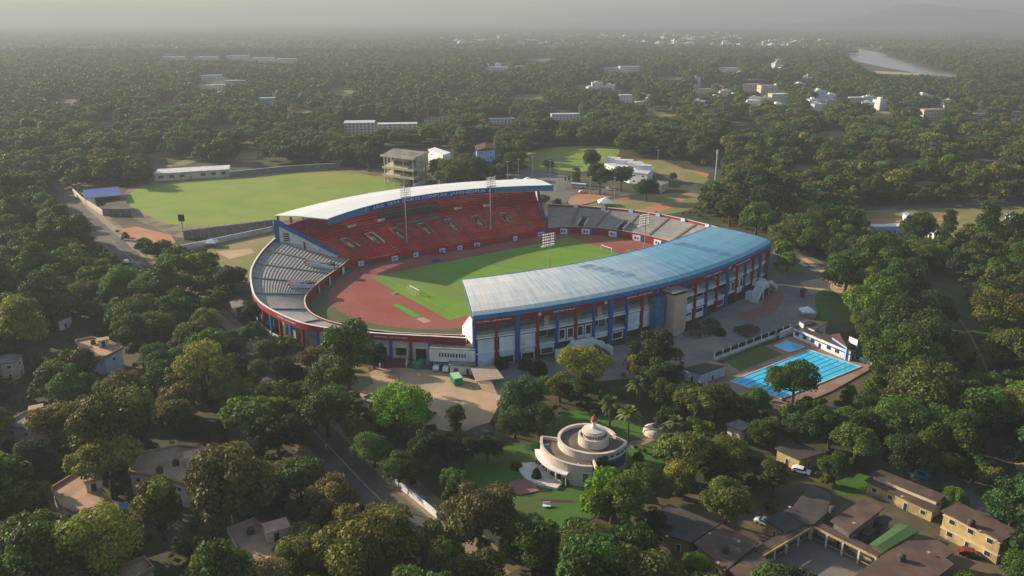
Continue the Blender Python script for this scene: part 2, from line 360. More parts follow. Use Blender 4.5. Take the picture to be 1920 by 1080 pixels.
# car park
patch('sandy_yard', [(690, 700), (712, 690), (765, 688), (850, 697), (885, 712), (950, 712), (946, 745), (930, 770), (918, 792), (890, 800), (868, 812), (835, 808), (800, 800), (770, 792), (735, 775), (690, 755), (668, 735)], M['g_sand'])
patch('tar_apron', [(765, 668), (890, 660), (890, 700), (850, 698), (760, 690)], M['g_tar'])
patch('grass_verge', [(500, 640), (600, 660), (690, 690), (700, 720), (660, 740), (560, 700), (500, 660)], M['g_dry'])
# forecourt of the near grandstand and drives to its right
patch('forecourt', [(880, 680), (1050, 668), (1200, 640), (1300, 610), (1440, 520), (1450, 470), (1475, 462), (1530, 520), (1560, 550), (1535, 585), (1520, 612), (1440, 640), (1290, 700), (1130, 715), (900, 720)], M['g_plaza'])
patch('red_forecourt', [(1380, 590), (1425, 575), (1445, 540), (1462, 540), (1470, 560), (1450, 590), (1400, 605)], M['g_redpave'])
patch('drive', [(1440, 480), (1475, 462), (1500, 468), (1560, 505), (1610, 548), (1660, 600), (1690, 650), (1700, 700), (1660, 700), (1640, 650), (1600, 600), (1555, 545), (1500, 540), (1440, 528)], M['g_tar'], smooth=3)
patch('sandy_turn', [(1500, 530), (1560, 516), (1600, 545), (1615, 575), (1590, 568), (1555, 545), (1520, 552)], M['g_sand'])
patch('sandy_edge', [(1500, 485), (1510, 484), (1570, 515), (1620, 550), (1615, 566), (1560, 525)], M['g_sand'])
patch('turning_island', [(1448, 503), (1470, 497), (1500, 500), (1503, 508), (1480, 514), (1455, 511)], M['g_dry'], smooth=3)
patch('lawn', [(1530, 552), (1556, 543), (1578, 560), (1598, 600), (1560, 608), (1534, 590)], M['g_lawn'], smooth=3)
patch('round_lawn', [(840, 870), (900, 845), (1010, 828), (1030, 790), (1090, 770), (1200, 800), (1260, 820), (1240, 880), (1150, 930), (1090, 985), (960, 985), (870, 930)], M['g_lawn'], smooth=3)
patch('flower_bed', [(1012, 936), (1078, 939), (1080, 944), (1016, 943)], M['planter'])
patch('garden_path', [(1175, 830), (1225, 820), (1228, 826), (1186, 842)], M['g_pave'])
# grounds behind the stadium
patch('back_field', [(985, 300), (1000, 282), (1080, 274), (1150, 276), (1160, 290), (1120, 310), (1080, 325), (1000, 318)], M['g_field'], smooth=3)
patch('back_yard', [(880, 330), (990, 316), (1060, 330), (1110, 355), (1060, 380), (1010, 372), (960, 340)], M['g_tar'])
patch('clay_ground', [(1065, 378), (1080, 366), (1130, 362), (1150, 368), (1100, 382), (1075, 386)], M['g_clay'], smooth=3)
patch('back_road', [(1060, 348), (1140, 356), (1200, 366), (1196, 372), (1120, 366), (1060, 358)], M['g_road'])
patch('back_grass', [(1080, 392), (1160, 372), (1300, 362), (1310, 385), (1250, 402), (1120, 400)], M['g_dry'], smooth=3)
patch('clay_patch', [(1205, 393), (1240, 382), (1262, 385), (1240, 396)], M['g_clay'], smooth=3)
patch('clay_strip', [(1265, 372), (1295, 362), (1300, 368), (1275, 378)], M['g_clay'])
patch('sandy_path', [(1225, 312), (1290, 318), (1330, 326), (1325, 334), (1260, 330), (1225, 322)], M['g_clay'])
patch('side_grass', [(1190, 300), (1240, 300), (1330, 335), (1320, 345), (1260, 340)], M['g_dry'])
# training ground at the right edge
patch('right_ground', [(1610, 392), (1920, 384), (1960, 400), (1930, 440), (1800, 440), (1700, 452), (1650, 440)], M['g_dry'])
patch('far_right_road', [(1600, 388), (1960, 377), (1960, 386), (1600, 396)], M['g_road'])
patch('clay_run', [(1625, 412), (1800, 405), (1800, 412), (1630, 420)], M['g_clay'])
patch('meadow', [(1700, 480), (1820, 500), (1900, 520), (1930, 720), (1850, 790), (1790, 640)], M['g_meadow'])
ribbon('foot_path', [(1725, 515), (1775, 575), (1810, 615), (1840, 670), (1865, 730), (1880, 800)], .8, M['g_verge'])
ribbon('east_road', [(1860, 790), (1880, 850), (1905, 910), (1960, 990)], 8, M['g_road'])
patch('east_verge', [(1890, 840), (1930, 850), (1930, 900), (1905, 880)], M['g_sand'])
# yard of the brown-roofed school
patch('school_yard', [(1500, 900), (1640, 850), (1780, 880), (1900, 960), (1900, 1080), (1400, 1100), (1200, 1040), (1260, 930)], M['g_yard'])
patch('school_road', [(1620, 850), (1700, 840), (1860, 930), (1900, 990), (1860, 1000), (1740, 930)], M['g_tar'])
patch('courtyard', [(1430, 1042), (1522, 990), (1645, 1046), (1600, 1085), (1500, 1100)], M['g_tar'])
patch('school_grass', [(1560, 900), (1600, 880), (1640, 900), (1620, 930), (1570, 930)], M['g_lawn'])
patch('dirt_yard', [(420, 850), (470, 845), (560, 890), (580, 960), (540, 990), (480, 930)], M['g_verge'])
patch('clearing', [(1478, 322), (1500, 304), (1535, 306), (1530, 322)], M['g_dry'])
patch('clearing', [(1700, 345), (1740, 338), (1760, 344), (1720, 352)], M['g_dry'])
patch('clearing', [(440, 300), (455, 275), (490, 278), (480, 300)], M['g_dry'])
patch('clearing', [(270, 290), (310, 282), (320, 290), (280, 298)], M['g_dry'])
patch('clearing', [(310, 312), (375, 290), (380, 300), (330, 315)], M['g_dry'])
CLEAR = []
_r = random.Random(14)
for x, y in ((200, 232), (322, 196), (560, 208), (640, 172), (985, 182), (1105, 162), (1240, 214), (1385, 232), (1560, 252), (1655, 216), (1800, 258), (1450, 122), (1010, 112), (1255, 146), (420, 240), (120, 190), (1850, 300), (1700, 300)):
    a, b = _r.uniform(22, 40), _r.uniform(3, 5) * (1 + y / 300); q = [(x + a * math.cos(t) * _r.uniform(.75, 1.1), y + b * math.sin(t) * _r.uniform(.75, 1.1)) for t in (k * .785 for k in range(8))]
    CLEAR.append(q); patch('clearing', q, M[_r.choice(['g_dry', 'g_dry', 'g_verge'])])
# river far right, city plain
patch('river', [(1585, 94), (1612, 92), (1650, 99), (1700, 116), (1760, 134), (1800, 140), (1790, 145), (1735, 140), (1660, 127), (1600, 114)], M['river'])
patch('river_bank', [(1640, 133), (1735, 138), (1735, 142), (1640, 138)], M['g_sand'])
patch('far_river', [(520, 62), (620, 58), (760, 82), (740, 86), (640, 74), (530, 70)], M['g_dry'])
# hills on the horizon
def hill(name, px, wid, hgt, dist, seed):
    cx = (px - 960) / FPX * dist * 1.05; r = random.Random(seed); n = 60; rows = []
    ph = [r.uniform(0, 6.28) for _ in range(5)]
    for j in range(14):
        row = []
        for i in range(n + 1):
            s = i / n * 2 - 1; q = j / 13 * 2 - 1
            e = max(0., 1 - s * s) ** 1.3 * (1 + .22 * math.sin(5 * s + ph[0]) + .12 * math.sin(11 * s + ph[1])) * max(0., 1 - q * q) ** .9
            row.append((cx + s * wid, dist + q * 1400, -.5 + hgt * e * (1 + .1 * math.sin(9 * q + ph[2] + 6 * s))))
        rows.append(row)
    m = MB(); m.add([p for rw in rows for p in rw], [(j * (n + 1) + i, j * (n + 1) + i + 1, (j + 1) * (n + 1) + i + 1, (j + 1) * (n + 1) + i) for j in range(13) for i in range(n)])
    struct(name, m, M['hill'], smooth=True)
hill('hill', 1670, 1700, 190, 9000, 3)
hill('far_hill', 1240, 2600, 90, 12500, 5)
hill('low_hill', 1900, 1900, 130, 7600, 8)
# ================================================================ stadium (frame 's': u along the pitch, v across)
def ss(mb):  # stadium-frame sheet to world
    mb.v = [(*W(x, y), z) for x, y, z in mb.v]; return mb
LO = crom([(-78, 82), (-92, 62), (-104, 40), (-111, 20), (-115, 3), (-115, -12), (-111.5, -30), (-105, -42), (-97, -52), (-88, -61), (-79.5, -69), (-74.5, -74)], 5)
LI = crom([(-58, 48), (-66, 40), (-77, 30), (-87, 20), (-95, 9), (-99, -4), (-98.5, -16), (-94, -28), (-87, -39), (-79, -48), (-71, -55), (-65, -60)], 5)
RO = crom([(67, 62), (78, 49), (89, 33), (95, 20), (99.5, 6), (101.5, -12), (101, -28), (97, -44), (91, -57), (84, -67), (76, -74)], 5)
RI = crom([(49.5, 40), (60, 35), (70, 25), (76, 13), (79.5, 1), (81, -14), (80.5, -27), (78, -38), (73, -48), (67, -55), (63, -58)], 5)
def Ff(t): return (-1.5 + 63.5 * t, 71 - 19.5 * t * t)          # far roof front
def Fb(t): return (-4.5 + 75 * t, 98.5 - 20 * t * t)           # far roof back
def S0(t): return (-4 + 53.5 * t, 44 - 3.5 * t)                # far seating foot
def S1(t): return (-4 + 71.5 * t, 95.5 - 19.5 * t * t)         # far seating head
def No(t): return (74 * t, -89.5 + 12 * t * t)                 # near roof outer
def Ni(t): return (63 * t, -63.5 + 9 * t * t)                  # near roof inner
def lerp(a, b, s): return tuple(x + (y - x) * s for x, y in zip(a, b))
def TS(n, a=-1., b=1.): return [a + (b - a) * k / n for k in range(n + 1)]
# inner ground
inner = LI + [No(t) for t in TS(10, -.85, .85)] + RI[::-1] + [S0(t) for t in TS(10, 1, -1)]
mb = MB(); mb.sheet([(x, y) for x, y in inner], gz()); struct('stadium_ground', ss(mb), M['g_margin'])
def capsule(c0, c1, v0, r, n=24):
    return [(c1 + r * math.cos(a), v0 + r * math.sin(a)) for a in (-math.pi / 2 + math.pi * k / n for k in range(n + 1))] + \
           [(c0 + r * math.cos(a), v0 + r * math.sin(a)) for a in (math.pi / 2 + math.pi * k / n for k in range(n + 1))]
mb = MB(); mb.sheet(capsule(-39.5, 32.5, -2.5, 46.5), gz()); struct('running_track', ss(mb), M['g_track'])
zt = gz()
for k in range(9):
    r = 36.8 + 1.2 * k; a = capsule(-39.5, 32.5, -2.5, r); b = capsule(-39.5, 32.5, -2.5, r - .1); n = len(a)
    if k == 0: TL = MB()
    TL.add([(x, y, zt) for x, y in a] + [(x, y, zt) for x, y in b], [(i, (i + 1) % n, n + (i + 1) % n, n + i) for i in range(n)])
struct('track_lines', ss(TL), mat('faded_line', (.42, .22, .18), (.34, .14, .1), .4))
mb = MB(); mb.sheet([(-57.5, -36), (55, -36), (55, 28.5), (-57.5, 28.5)], gz()); struct('pitch_grass', ss(mb), M['g_pitch'])
PL = MB(); zl = gz()
def ln(x0, x1, y0, y1): PL.add([(x0, y0, zl), (x1, y0, zl), (x1, y1, zl), (x0, y1, zl)], [(0, 1, 2, 3)])
w_ = .12
for y in (-35, 27.5): ln(-52.5, 52.5, y - w_ / 2, y + w_ / 2)
for x in (-52.5, 0, 52.5): ln(x - w_ / 2, x + w_ / 2, -35, 27.5)
for sx in (-1, 1):
    for d, hw in ((16.5, 20.15), (5.5, 9.16)):
        xa, xb = sorted((sx * 52.5, sx * (52.5 - d)))
        ln(xa, xb, -3.75 - hw - w_ / 2, -3.75 - hw + w_ / 2); ln(xa, xb, -3.75 + hw - w_ / 2, -3.75 + hw + w_ / 2)
        x = sx * (52.5 - d); ln(x - w_ / 2, x + w_ / 2, -3.75 - hw, -3.75 + hw)
struct('pitch_lines', ss(PL), mat('faint_pitch_line', (.3, .36, .2), (.2, .28, .1), .6))
mb = MB(); mb.sheet([(-66.5, -25.5), (-63.8, -25.5), (-63.8, -9), (-66.5, -9)], gz()); struct('runway_mat', ss(mb), M['g_astro'])
mb = MB(); mb.sheet([(60, -22), (63.5, -22), (63.5, -6), (60, -6)], gz()); struct('runway_mat', ss(mb), M['g_astro'])
mb = MB(); mb.sheet([(-66.5, -33), (-63.5, -33), (-63.5, -27.5), (-66.5, -27.5)], gz()); struct('sand_pit', ss(mb), M['g_sand'])

def text_on(name, s, curve, s0, s1, z0, h, off, m, parent):
    """letters bent along a plan curve between arc lengths s0..s1; off = distance in front of it"""
    cu = bpy.data.curves.new('letters', 'FONT'); cu.body = s; cu.size = 1; cu.extrude = .02; cu.resolution_u = 2
    ob = bpy.data.objects.new('letters', cu); COL.objects.link(ob); bpy.context.view_layer.update()
    me = bpy.data.meshes.new_from_object(ob.evaluated_get(bpy.context.evaluated_depsgraph_get())); bpy.data.objects.remove(ob)
    vs = [tuple(v.co) for v in me.vertices]; fs = [tuple(p.vertices) for p in me.polygons]; bpy.data.meshes.remove(me)
    x0 = min(v[0] for v in vs); x1 = max(v[0] for v in vs); y0 = min(v[1] for v in vs); y1 = max(v[1] for v in vs)
    cl = [0.]
    for a, b in zip(curve, curve[1:]): cl.append(cl[-1] + math.hypot(b[0] - a[0], b[1] - a[1]))
    out = []
    for x, y, z in vs:
        q = s0 + (x - x0) / (x1 - x0) * (s1 - s0)
        k = max(0, min(len(cl) - 2, next((i for i in range(len(cl) - 1) if cl[i + 1] >= q), len(cl) - 2)))
        a, b = curve[k], curve[k + 1]; d = cl[k + 1] - cl[k]; f = (q - cl[k]) / d; tx, ty = (b[0] - a[0]) / d, (b[1] - a[1]) / d
        o = off + z * 2
        out.append((a[0] + tx * d * f + ty * o, a[1] + ty * d * f - tx * o, z0 + (y - y0) / (y1 - y0) * h))
    mb = MB(); mb.add(out, fs); return part(name, mb, m, parent)
def arclen(c): 
    cl = [0.]
    for a, b in zip(c, c[1:]): cl.append(cl[-1] + math.hypot(b[0] - a[0], b[1] - a[1]))
    return cl
def wall_along(curve, d0, d1, z0, z1, closed=False):
    """solid wall following a plan curve, between offsets d0 and d1 (left of travel positive)"""
    secs = []
    n = len(curve)
    for i, p in enumerate(curve):
        a = curve[max(i - 1, 0)]; b = curve[min(i + 1, n - 1)]; L = math.hypot(b[0] - a[0], b[1] - a[1]); nx, ny = -(b[1] - a[1]) / L, (b[0] - a[0]) / L
        q0 = (p[0] + nx * d0, p[1] + ny * d0); q1 = (p[0] + nx * d1, p[1] + ny * d1)
        secs.append([(q0[0], q0[1], z0), (q1[0], q1[1], z0), (q1[0], q1[1], z1), (q0[0], q0[1], z1)])
    return secs

# ---------------------------------------------------------------- far grandstand
fs_ = thing('grandstand', 'covered red-seated grandstand under a glare-white sheet roof, behind the far side of the pitch', 'grandstand', (-4, 75, 0), 's')
T = TS(44); al = arclen([Ff(t) for t in T])
secs = []
for t in T:
    f = (*Ff(t), 22.5); b = (*Fb(t), 21.0); m_ = lerp(f, b, .55)
    secs.append([f, (m_[0], m_[1], m_[2] + .5), b, (b[0], b[1], b[2] - .3), (m_[0], m_[1], m_[2] + .1), (f[0], f[1], f[2] - .3)])
mb = MB(); mb.sweep(secs, us=[a - al[-1] / 2 for a in al], vs_=[0, 14, 28, 28.3, 42, 56, 57]); rf = part('roof', mb, M['roof_glare'], fs_)
FC = [Ff(t) for t in T]
mb = MB(); mb.sweep(wall_along(FC, -.35, -.02, 19.7, 22.75)); fa = part('fascia', mb, M['fascia'], rf)
a0 = 34.; k0 = [i for i, a in enumerate(al) if 26 <= a <= 104]
mb = MB(); mb.sweep(wall_along([FC[i] for i in k0], -.44, -.36, 19.95, 22.5)); part('sign_panel', mb, M['navy'], rf)
text_on('lettering', 'J.R.D. TATA SPORTS COMPLEX, JAMSHEDPUR', FC, 31.5, 98, 20.25, 1.9, .5, M['ltext'], rf)
for a in (27.6, 101.5):     # small runner emblem at each end of the sign
    i = next(k for k, q in enumerate(al) if q > a); p, q = FC[i - 1], FC[i]; d = math.hypot(q[0] - p[0], q[1] - p[1]); tx, ty = (q[0] - p[0]) / d, (q[1] - p[1]) / d
    e = MB()
    for (x, z, x2, z2, wd) in ((0, 20.4, .5, 21.3, .22), (.5, 21.3, 1.0, 20.5, .22), (.5, 21.3, .8, 21.9, .24), (.2, 21.5, 1.2, 21.8, .16), (.8, 22.1, 1.0, 22.3, .34)):
        e.beam((p[0] + tx * x + ty * .55, p[1] + ty * x - tx * .55, z), (p[0] + tx * x2 + ty * .55, p[1] + ty * x2 - tx * .55, z2), .1, wd)
    part('emblem', e, M['ltext'], rf)
NR = 24; Z0, Z1 = 1.8, 16.6
def rake(t, s): return (*lerp(S0(t), S1(t), s), Z0 + (Z1 - Z0) * s)
def stepped(t, s0, s1, n, lift=0., under=.9):
    pts = []
    for k in range(n):
        a = s0 + (s1 - s0) * k / n; b = s0 + (s1 - s0) * (k + 1) / n
        p = rake(t, a); q = rake(t, b)
        pts.append((p[0], p[1], q[2] + lift)); pts.append((q[0], q[1], q[2] + lift))
        if k == 0: first = (p[0], p[1], p[2] - under)
    q = rake(t, s1); return pts + [(q[0], q[1], q[2] - under), first]
def slab(ta, tb, n, s0, s1, rows, lift=0., under=.9):
    mb = MB(); mb.sweep([stepped(t, s0, s1, rows, lift, under) for t in TS(n, ta, tb)]); return mb
VT = [-.8, -.575, -.35, -.1, .15, .4, .66]                     # stairway mouths
hole = .034
seat = MB()
# lower tier with gaps where the stairway mouths are, upper tier with gaps at the rear openings
edges = [-1.]
for v in VT: edges += [v - hole, v + hole]
edges.append(1.)
for a, b in zip(edges[0::2], edges[1::2]): n = max(2, int((b - a) / .045)); seat.v, seat.f = (lambda m: (seat.v + m.v, seat.f + [tuple(i + len(seat.v) for i in f) for f in m.f]))(slab(a, b, n, .28, .44, 4))
def addmb(d, m): o = len(d.v); d.v += m.v; d.f += [tuple(i + o for i in f) for f in m.f]
addmb(seat, slab(-1, 1, 44, 0, .28, 7)); addmb(seat, slab(-1, 1, 44, .44, .62, 4))
UT = [-.62, -.36, .33, .58]; e2 = [-1.]
for v in UT: e2 += [v - .03, v + .03]
e2.append(1.)
for a, b in zip(e2[0::2], e2[1::2]): addmb(seat, slab(a, b, max(2, int((b - a) / .045)), .62, .72, 3))
addmb(seat, slab(-1, 1, 44, .72, 1., 7))
st = part('seating', seat, M['seat'], fs_)
for k, t in enumerate(TS(13, -.97, .97)):
    dt = .0085
    part('aisle', slab(t - dt, t + dt, 1, 0, .27 if any(abs(t - v) < hole + dt for v in VT) else .6, 14, .07, .2), mat('yellow_aisle', (.42, .25, .06), None, .5) if k == 6 else M['dconcrete'], fs_)
for t in TS(9, -.9, .9): part('aisle', slab(t - .008, t + .008, 1, .75, 1., 8, .07, .2), M['dconcrete'], fs_)
for v in VT:
    mb = MB()
    for s in (-1, 1):
        p = rake(v + s * hole, .25); q = rake(v + s * hole, .45)
        mb.beam((p[0], p[1], p[2] + .9), (q[0], q[1], q[2] + .55), .22, 1.1)
    vo = part('stairway_mouth', mb, M['concrete'], fs_)
    mb = MB(); p = rake(v - hole, .455); q = rake(v + hole, .455); mb.beam((p[0], p[1], p[2] + .7), (q[0], q[1], q[2] + .7), .3, .3); part('lintel', mb, M['offwhite'], vo)
    mb = MB(); a = rake(v - hole, .27); b = rake(v + hole, .27); c = rake(v + hole, .47); d = rake(v - hole, .47)
    mb.add([(a[0], a[1], a[2] - 1.3), (b[0], b[1], b[2] - 1.3), (c[0], c[1], a[2] - 1.1), (d[0], d[1], a[2] - 1.1)], [(0, 1, 2, 3)])
    mb.add([(d[0], d[1], a[2] - 1.3), (c[0], c[1], a[2] - 1.3), (c[0], c[1], c[2] + .5), (d[0], d[1], d[2] + .5)], [(0, 1, 2, 3)]); part('passage', mb, M['dark'], vo)
for v in UT:
    mb = MB(); p = rake(v - .03, .63); q = rake(v + .03, .63); mb.beam((p[0], p[1], p[2] + .9), (q[0], q[1], q[2] + .9), .25, .8); part('gallery_rail', mb, M['offwhite'], fs_)
    mb = MB(); p = rake(v - .03, .80); q = rake(v + .03, .80); mb.beam((p[0], p[1], 9.6), (q[0], q[1], 9.6), 6, .3); part('gallery_floor', mb, M['cream'], fs_)
mb = MB(); mb.sweep([[(x, y, z), (x, y, z + 1.), (x2, y2, z + 1.), (x2, y2, z)] for (x, y, z), (x2, y2, _z) in ((rake(t, .6), rake(t, .606)) for t in T)]); part('tier_rail', mb, M['red'], fs_)
mb = MB(); mb.sweep([[(x, y, 0), (x, y, 2.9), (x2, y2, 2.9), (x2, y2, 0)] for (x, y), (x2, y2) in ((lerp(S0(t), S1(t), -.02), S0(t)) for t in T)]); part('front_wall', mb, M['red'], fs_)
# guests' enclosure with the green awning strip
tv = TS(12, -.3, .1)
mb = MB(); mb.sweep([[(x, y, z), (x, y, z + 1.6), (x2, y2, z + 1.6), (x2, y2, z)] for (x, y, z), (x2, y2, _z) in ((rake(t, .50), rake(t, .515)) for t in tv)]); part('awning', mb, M['teal'], fs_)
mb = MB(); mb.sweep([[(x, y, z), (x, y, z + 4.2), (x2, y2, z + 4.2), (x2, y2, z)] for (x, y, z), (x2, y2, _z) in ((rake(t, .63), rake(t, .70)) for t in TS(12, -.34, .16))]); part('guest_box', mb, M['pane'], fs_)
mb = MB(); mb.sweep([[(x, y, z + 4.2), (x, y, z + 4.6), (x2, y2, z + 4.6), (x2, y2, z + 4.2)] for (x, y, z), (x2, y2, _z) in ((rake(t, .615), rake(t, .71)) for t in TS(12, -.345, .165))]); part('guest_box_roof', mb, M['dconcrete'], fs_)
# rear: columns, open bays, end walls
for t in TS(20, -.985, .985):
    p = Fb(t); mb = MB(); x, y = lerp(p, Ff(t), .03); mb.obox(x, y, math.atan2(-40 * t, 75), .7, .9, 0, 20.6); part('rear_column', mb, M['blue'], fs_)
    q = lerp(p, Ff(t), .40); zz = 20.9
    if abs(t) < .98: mb = MB(); mb.beam((x, y, 19.9), (*lerp(p, Ff(t), .97), 21.6), .35, .5); part('roof_beam', mb, M['dconcrete'], fs_)
for t in (-.96, -.72, .72, .96):
    mb = MB(); x, y = lerp(Fb(t), Ff(t), .52); mb.tube((x, y, 10), (x, y, 21.6), .28, n=8); part('roof_post', mb, M['blue'], fs_)
for t in (-1., 1.):
    a = lerp(S0(t), S1(t), .2); b = Fb(t); sg = -1 if t < 0 else 1
    dx, dy = b[0] - a[0], b[1] - a[1]; L = math.hypot(dx, dy); nx, ny = (-dy / L, dx / L) if sg < 0 else (dy / L, -dx / L)
    ra = Z0 + (Z1 - Z0) * .2
    def wallpoly(z_list, d0, d1, fr):
        vs = [(a[0] + dx * f + nx * d, a[1] + dy * f + ny * d, z) for d in (d0, d1) for f, z in fr]; n = len(fr)
        m = MB(); m.add(vs, [tuple(range(n)), tuple(range(2 * n - 1, n - 1, -1))] + [(i, n + i, n + (i + 1) % n, (i + 1) % n) for i in range(n)]); return m
    ew = part('end_wall', wallpoly(0, .3, .7, [(0, 0), (1, 0), (1, 17.5), (0, ra + .4)]), M['offwhite'], fs_)
    part('wall_edge', wallpoly(0, .2, .95, [(0, ra + .3), (1, 17.4), (1, 19.2), (.9, 18.6), (0, ra + 1.7)]), M['blue'], ew)
    part('wall_post', wallpoly(0, .68, .98, [(.93, 0), (1.0, 0), (1.0, 17.4), (.93, 16.6)]), M['blue'], ew)
    part('wall_post', wallpoly(0, .68, .9, [(.5, 0), (.53, 0), (.53, 10.2), (.5, 9.8)]), M['red'], ew)
    for z in (4.5, 9.):
        part('wall_ledge', wallpoly(0, .68, 1.1, [(.55 if z > 5 else .1, z), (.92, z), (.92, z + .35), (.55 if z > 5 else .1, z + .35)]), M['white'], ew)
    for k in range(10):
        z = 3.2 + k * 1.05; part('wall_louvre', wallpoly(0, .68, .8, [(.76, z), (.86, z), (.86, z + .55), (.76, z + .55)]), M['dark'], ew)

# ---------------------------------------------------------------- near grandstand
ns = thing('grandstand', 'covered grandstand nearest the viewer, pale blue roof over a red and blue columned facade', 'grandstand', (0, -75, 0), 's')
T2 = TS(48); NC = [No(t) for t in T2]; nal = arclen(NC); u0 = nal[-1] / 2
secs = []
for t in T2:
    o = (*No(t), 18.2); i = (*Ni(t), 22.0); g = (0.14, 0.5)
    top = [(*lerp(No(t), Ni(t), s), 18.2 + z) for s, z in ((0, 0), (.06, .95), (.2, 1.75), (.45, 2.75), (.75, 3.5), (1, 3.8))]
    secs.append(top + [(p[0], p[1], p[2] - .3) for p in top[::-1]])
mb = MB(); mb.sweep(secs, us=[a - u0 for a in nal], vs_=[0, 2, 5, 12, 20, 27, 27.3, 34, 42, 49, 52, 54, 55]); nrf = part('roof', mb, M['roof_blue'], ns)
mb = MB(); mb.sweep(wall_along(NC, -.32, -.02, 16.95, 18.35)); part('fascia', mb, M['fascia'], nrf)
mb = MB(); mb.sweep(wall_along([Ni(t) for t in T2], .02, .3, 20.9, 22.1)); part('inner_fascia', mb, M['fascia'], nrf)
for t in (-1, 1):
    mb = MB(); a = No(t); b = Ni(t); mb.beam((a[0], a[1], 17.75), (b[0], b[1], 21.5), .3, .7); part('edge_trim', mb, M['fascia'], nrf)
def Nd(t, d):       # point d metres inside the outer line
    a, b = No(t), Ni(t); L = math.hypot(b[0] - a[0], b[1] - a[1]); return lerp(a, b, d / L)
def band(d0, d1, z0, z1, ta=-1., tb=1., n=48):
    m = MB(); m.sweep([[(*Nd(t, d0), z0), (*Nd(t, d1), z0), (*Nd(t, d1), z1), (*Nd(t, d0), z1)] for t in TS(n, ta, tb)]); return m
rb = part('name_band', band(.05, .6, 15.0, 16.9), M['redband'], ns)
NB = [Nd(t, .05) for t in T2]; bal = arclen(NB)
for s0 in (1.2, 27.5, 56.5, 96, 118):
    text_on('lettering', 'FOOTBALL. JAM KE KHELO' if s0 != 27.5 else 'JAM KE KHELO', NB, s0, s0 + (11.5 if s0 != 27.5 else 8), 15.55, .62, .03, M['wtext'], rb)
for s0 in (19.5, 46.2, 72.5, 111):
    i = next(k for k, q in enumerate(bal) if q > s0); p = NB[i]; mb = MB(); mb.obox(p[0], p[1] - .2, math.atan2(24 * (i / 24 - 1) , 74), 1.1, .3, 15.5, 16.6); part('crest', mb, mat('lilac_crest', (.5, .42, .62), (.3, .25, .5), 2), rb)
part('floor_slab', band(.4, 7, 10.0, 10.45), M['white'], ns); part('floor_slab', band(.4, 7, 4.8, 5.25), M['white'], ns)
part('rail', band(.5, .62, 10.95, 11.15), M['white'], ns)
part('inner_wall', band(5.5, 5.8, 0, 10.0), M['dconcrete'], ns)
# raked slab: its underside shows in the open gallery
def nrake(t, s): return (*lerp(Nd(t, 5.6), (61 * t * .98, -55.5 + 7 * t * t), s), 16.3 - 13.6 * s)
mb = MB()
for t in TS(30):
    pass
secs = []
for t in TS(36):
    pts = []
    for k in range(16):
        p = nrake(t, k / 16); q = nrake(t, (k + 1) / 16); pts += [(p[0], p[1], p[2]), (q[0], q[1], p[2])]
    q = nrake(t, 1); p = nrake(t, 0); secs.append(pts + [(q[0], q[1], 0), (q[0] , q[1] - .3, q[2] - 1.2), (p[0], p[1], p[2] - .8)])
mb.sweep(secs); part('seating', mb, M['seat'], ns)
mb = MB(); mb.sweep([[(*nrake(t, .02)[:2], 14.2), (*Nd(t, 1.2), 14.9), (*Nd(t, 1.2), 15.2), (*nrake(t, .02)[:2], 15.2)] for t in TS(36)]); part('gallery_ceiling', mb, M['soffit'], ns)
mb = MB(); mb.sweep([[(*Nd(t, 5.9), 10.4), (*Nd(t, 5.9), 14.2), (*Nd(t, 6.1), 14.2), (*Nd(t, 6.1), 10.4)] for t in TS(36)]); part('gallery_wall', mb, M['dconcrete'], ns)
UK = [-73.4 + 6.9 * k for k in range(22)] + [73.6]
def ang(t): return math.atan2(24 * t, 74)
for k, u in enumerate(UK):
    t = u / 74; p = Nd(t, .1); mb = MB(); wide = k in (2, 7, 16, 20); blue = k % 2 == 0 or wide
    mb.obox(p[0], p[1] + .35, ang(t), 1.5 if wide else .85, .9, 0, 16.9); part('column', mb, M['blue'] if blue else M['red'], ns)
    b = nrake(t, .05); mb = MB(); q = Nd(t, 1.0); mb.beam((q[0], q[1], 14.6), (*Nd(t, 5.4), 13.0), .5, .9); part('bracket', mb, M['soffit'], ns)
def bay(k): return UK[k] / 74, UK[k + 1] / 74
def infill(k, z0, z1, d=.62, mt='panelwhite', name='panel'):
    a, b = bay(k); da = .011; part(name, band(d, d + .25, z0, z1, a + da, b - da, 2), M[mt], ns)
def framed(k, f0, f1, z0, z1, name='window', d=5.3):
    a, b = bay(k); ta, tb = a + (b - a) * f0, a + (b - a) * f1; fr = MB(); e = .35 / 74
    for q in ((ta, ta + e, z0, z1), (tb - e, tb, z0, z1)): addmb(fr, band(d, d + .25, q[2], q[3], q[0], q[1], 1))
    for q in ((z0, z0 + .3), (z1 - .35, z1)): addmb(fr, band(d, d + .25, q[0], q[1], ta + e, tb - e, 2))
    f = part(name, fr, M['white'], ns); part('pane', band(d + .08, d + .16, z0 + .3, z1 - .35, ta + e, tb - e, 2), M['pane'] if name == 'window' else M['dark'], f)
for k in (0, 1, 2, 8, 9): infill(k, 5.25, 9.6)
infill(0, .2, 4.8)
for k in (0, 1, 2, 3, 6, 8, 9, 12, 14, 17): infill(k, 3.3, 4.8, .7, 'panelwhite', 'spandrel')
for k in (1, 2): framed(k, .18, .86, 0.15, 3.2, 'door', .66)
for k in (3, 7, 12, 13, 15): framed(k, .15, .85, 1.3, 4.2, 'window', .66)
for k in (4, 5, 16, 17):
    framed(k, .08, .46, 5.4, 9.2, 'window', .66); framed(k, .54, .92, 5.4, 9.2, 'window', .66)
for k in (14, 18, 19, 20, 21): framed(k, .15, .85, 5.5, 9.0); framed(k, .15, .85, .6, 4.2, 'door')
for k in (3, 6, 7, 12, 13, 15): framed(k, .2, .8, 5.5, 9.0)
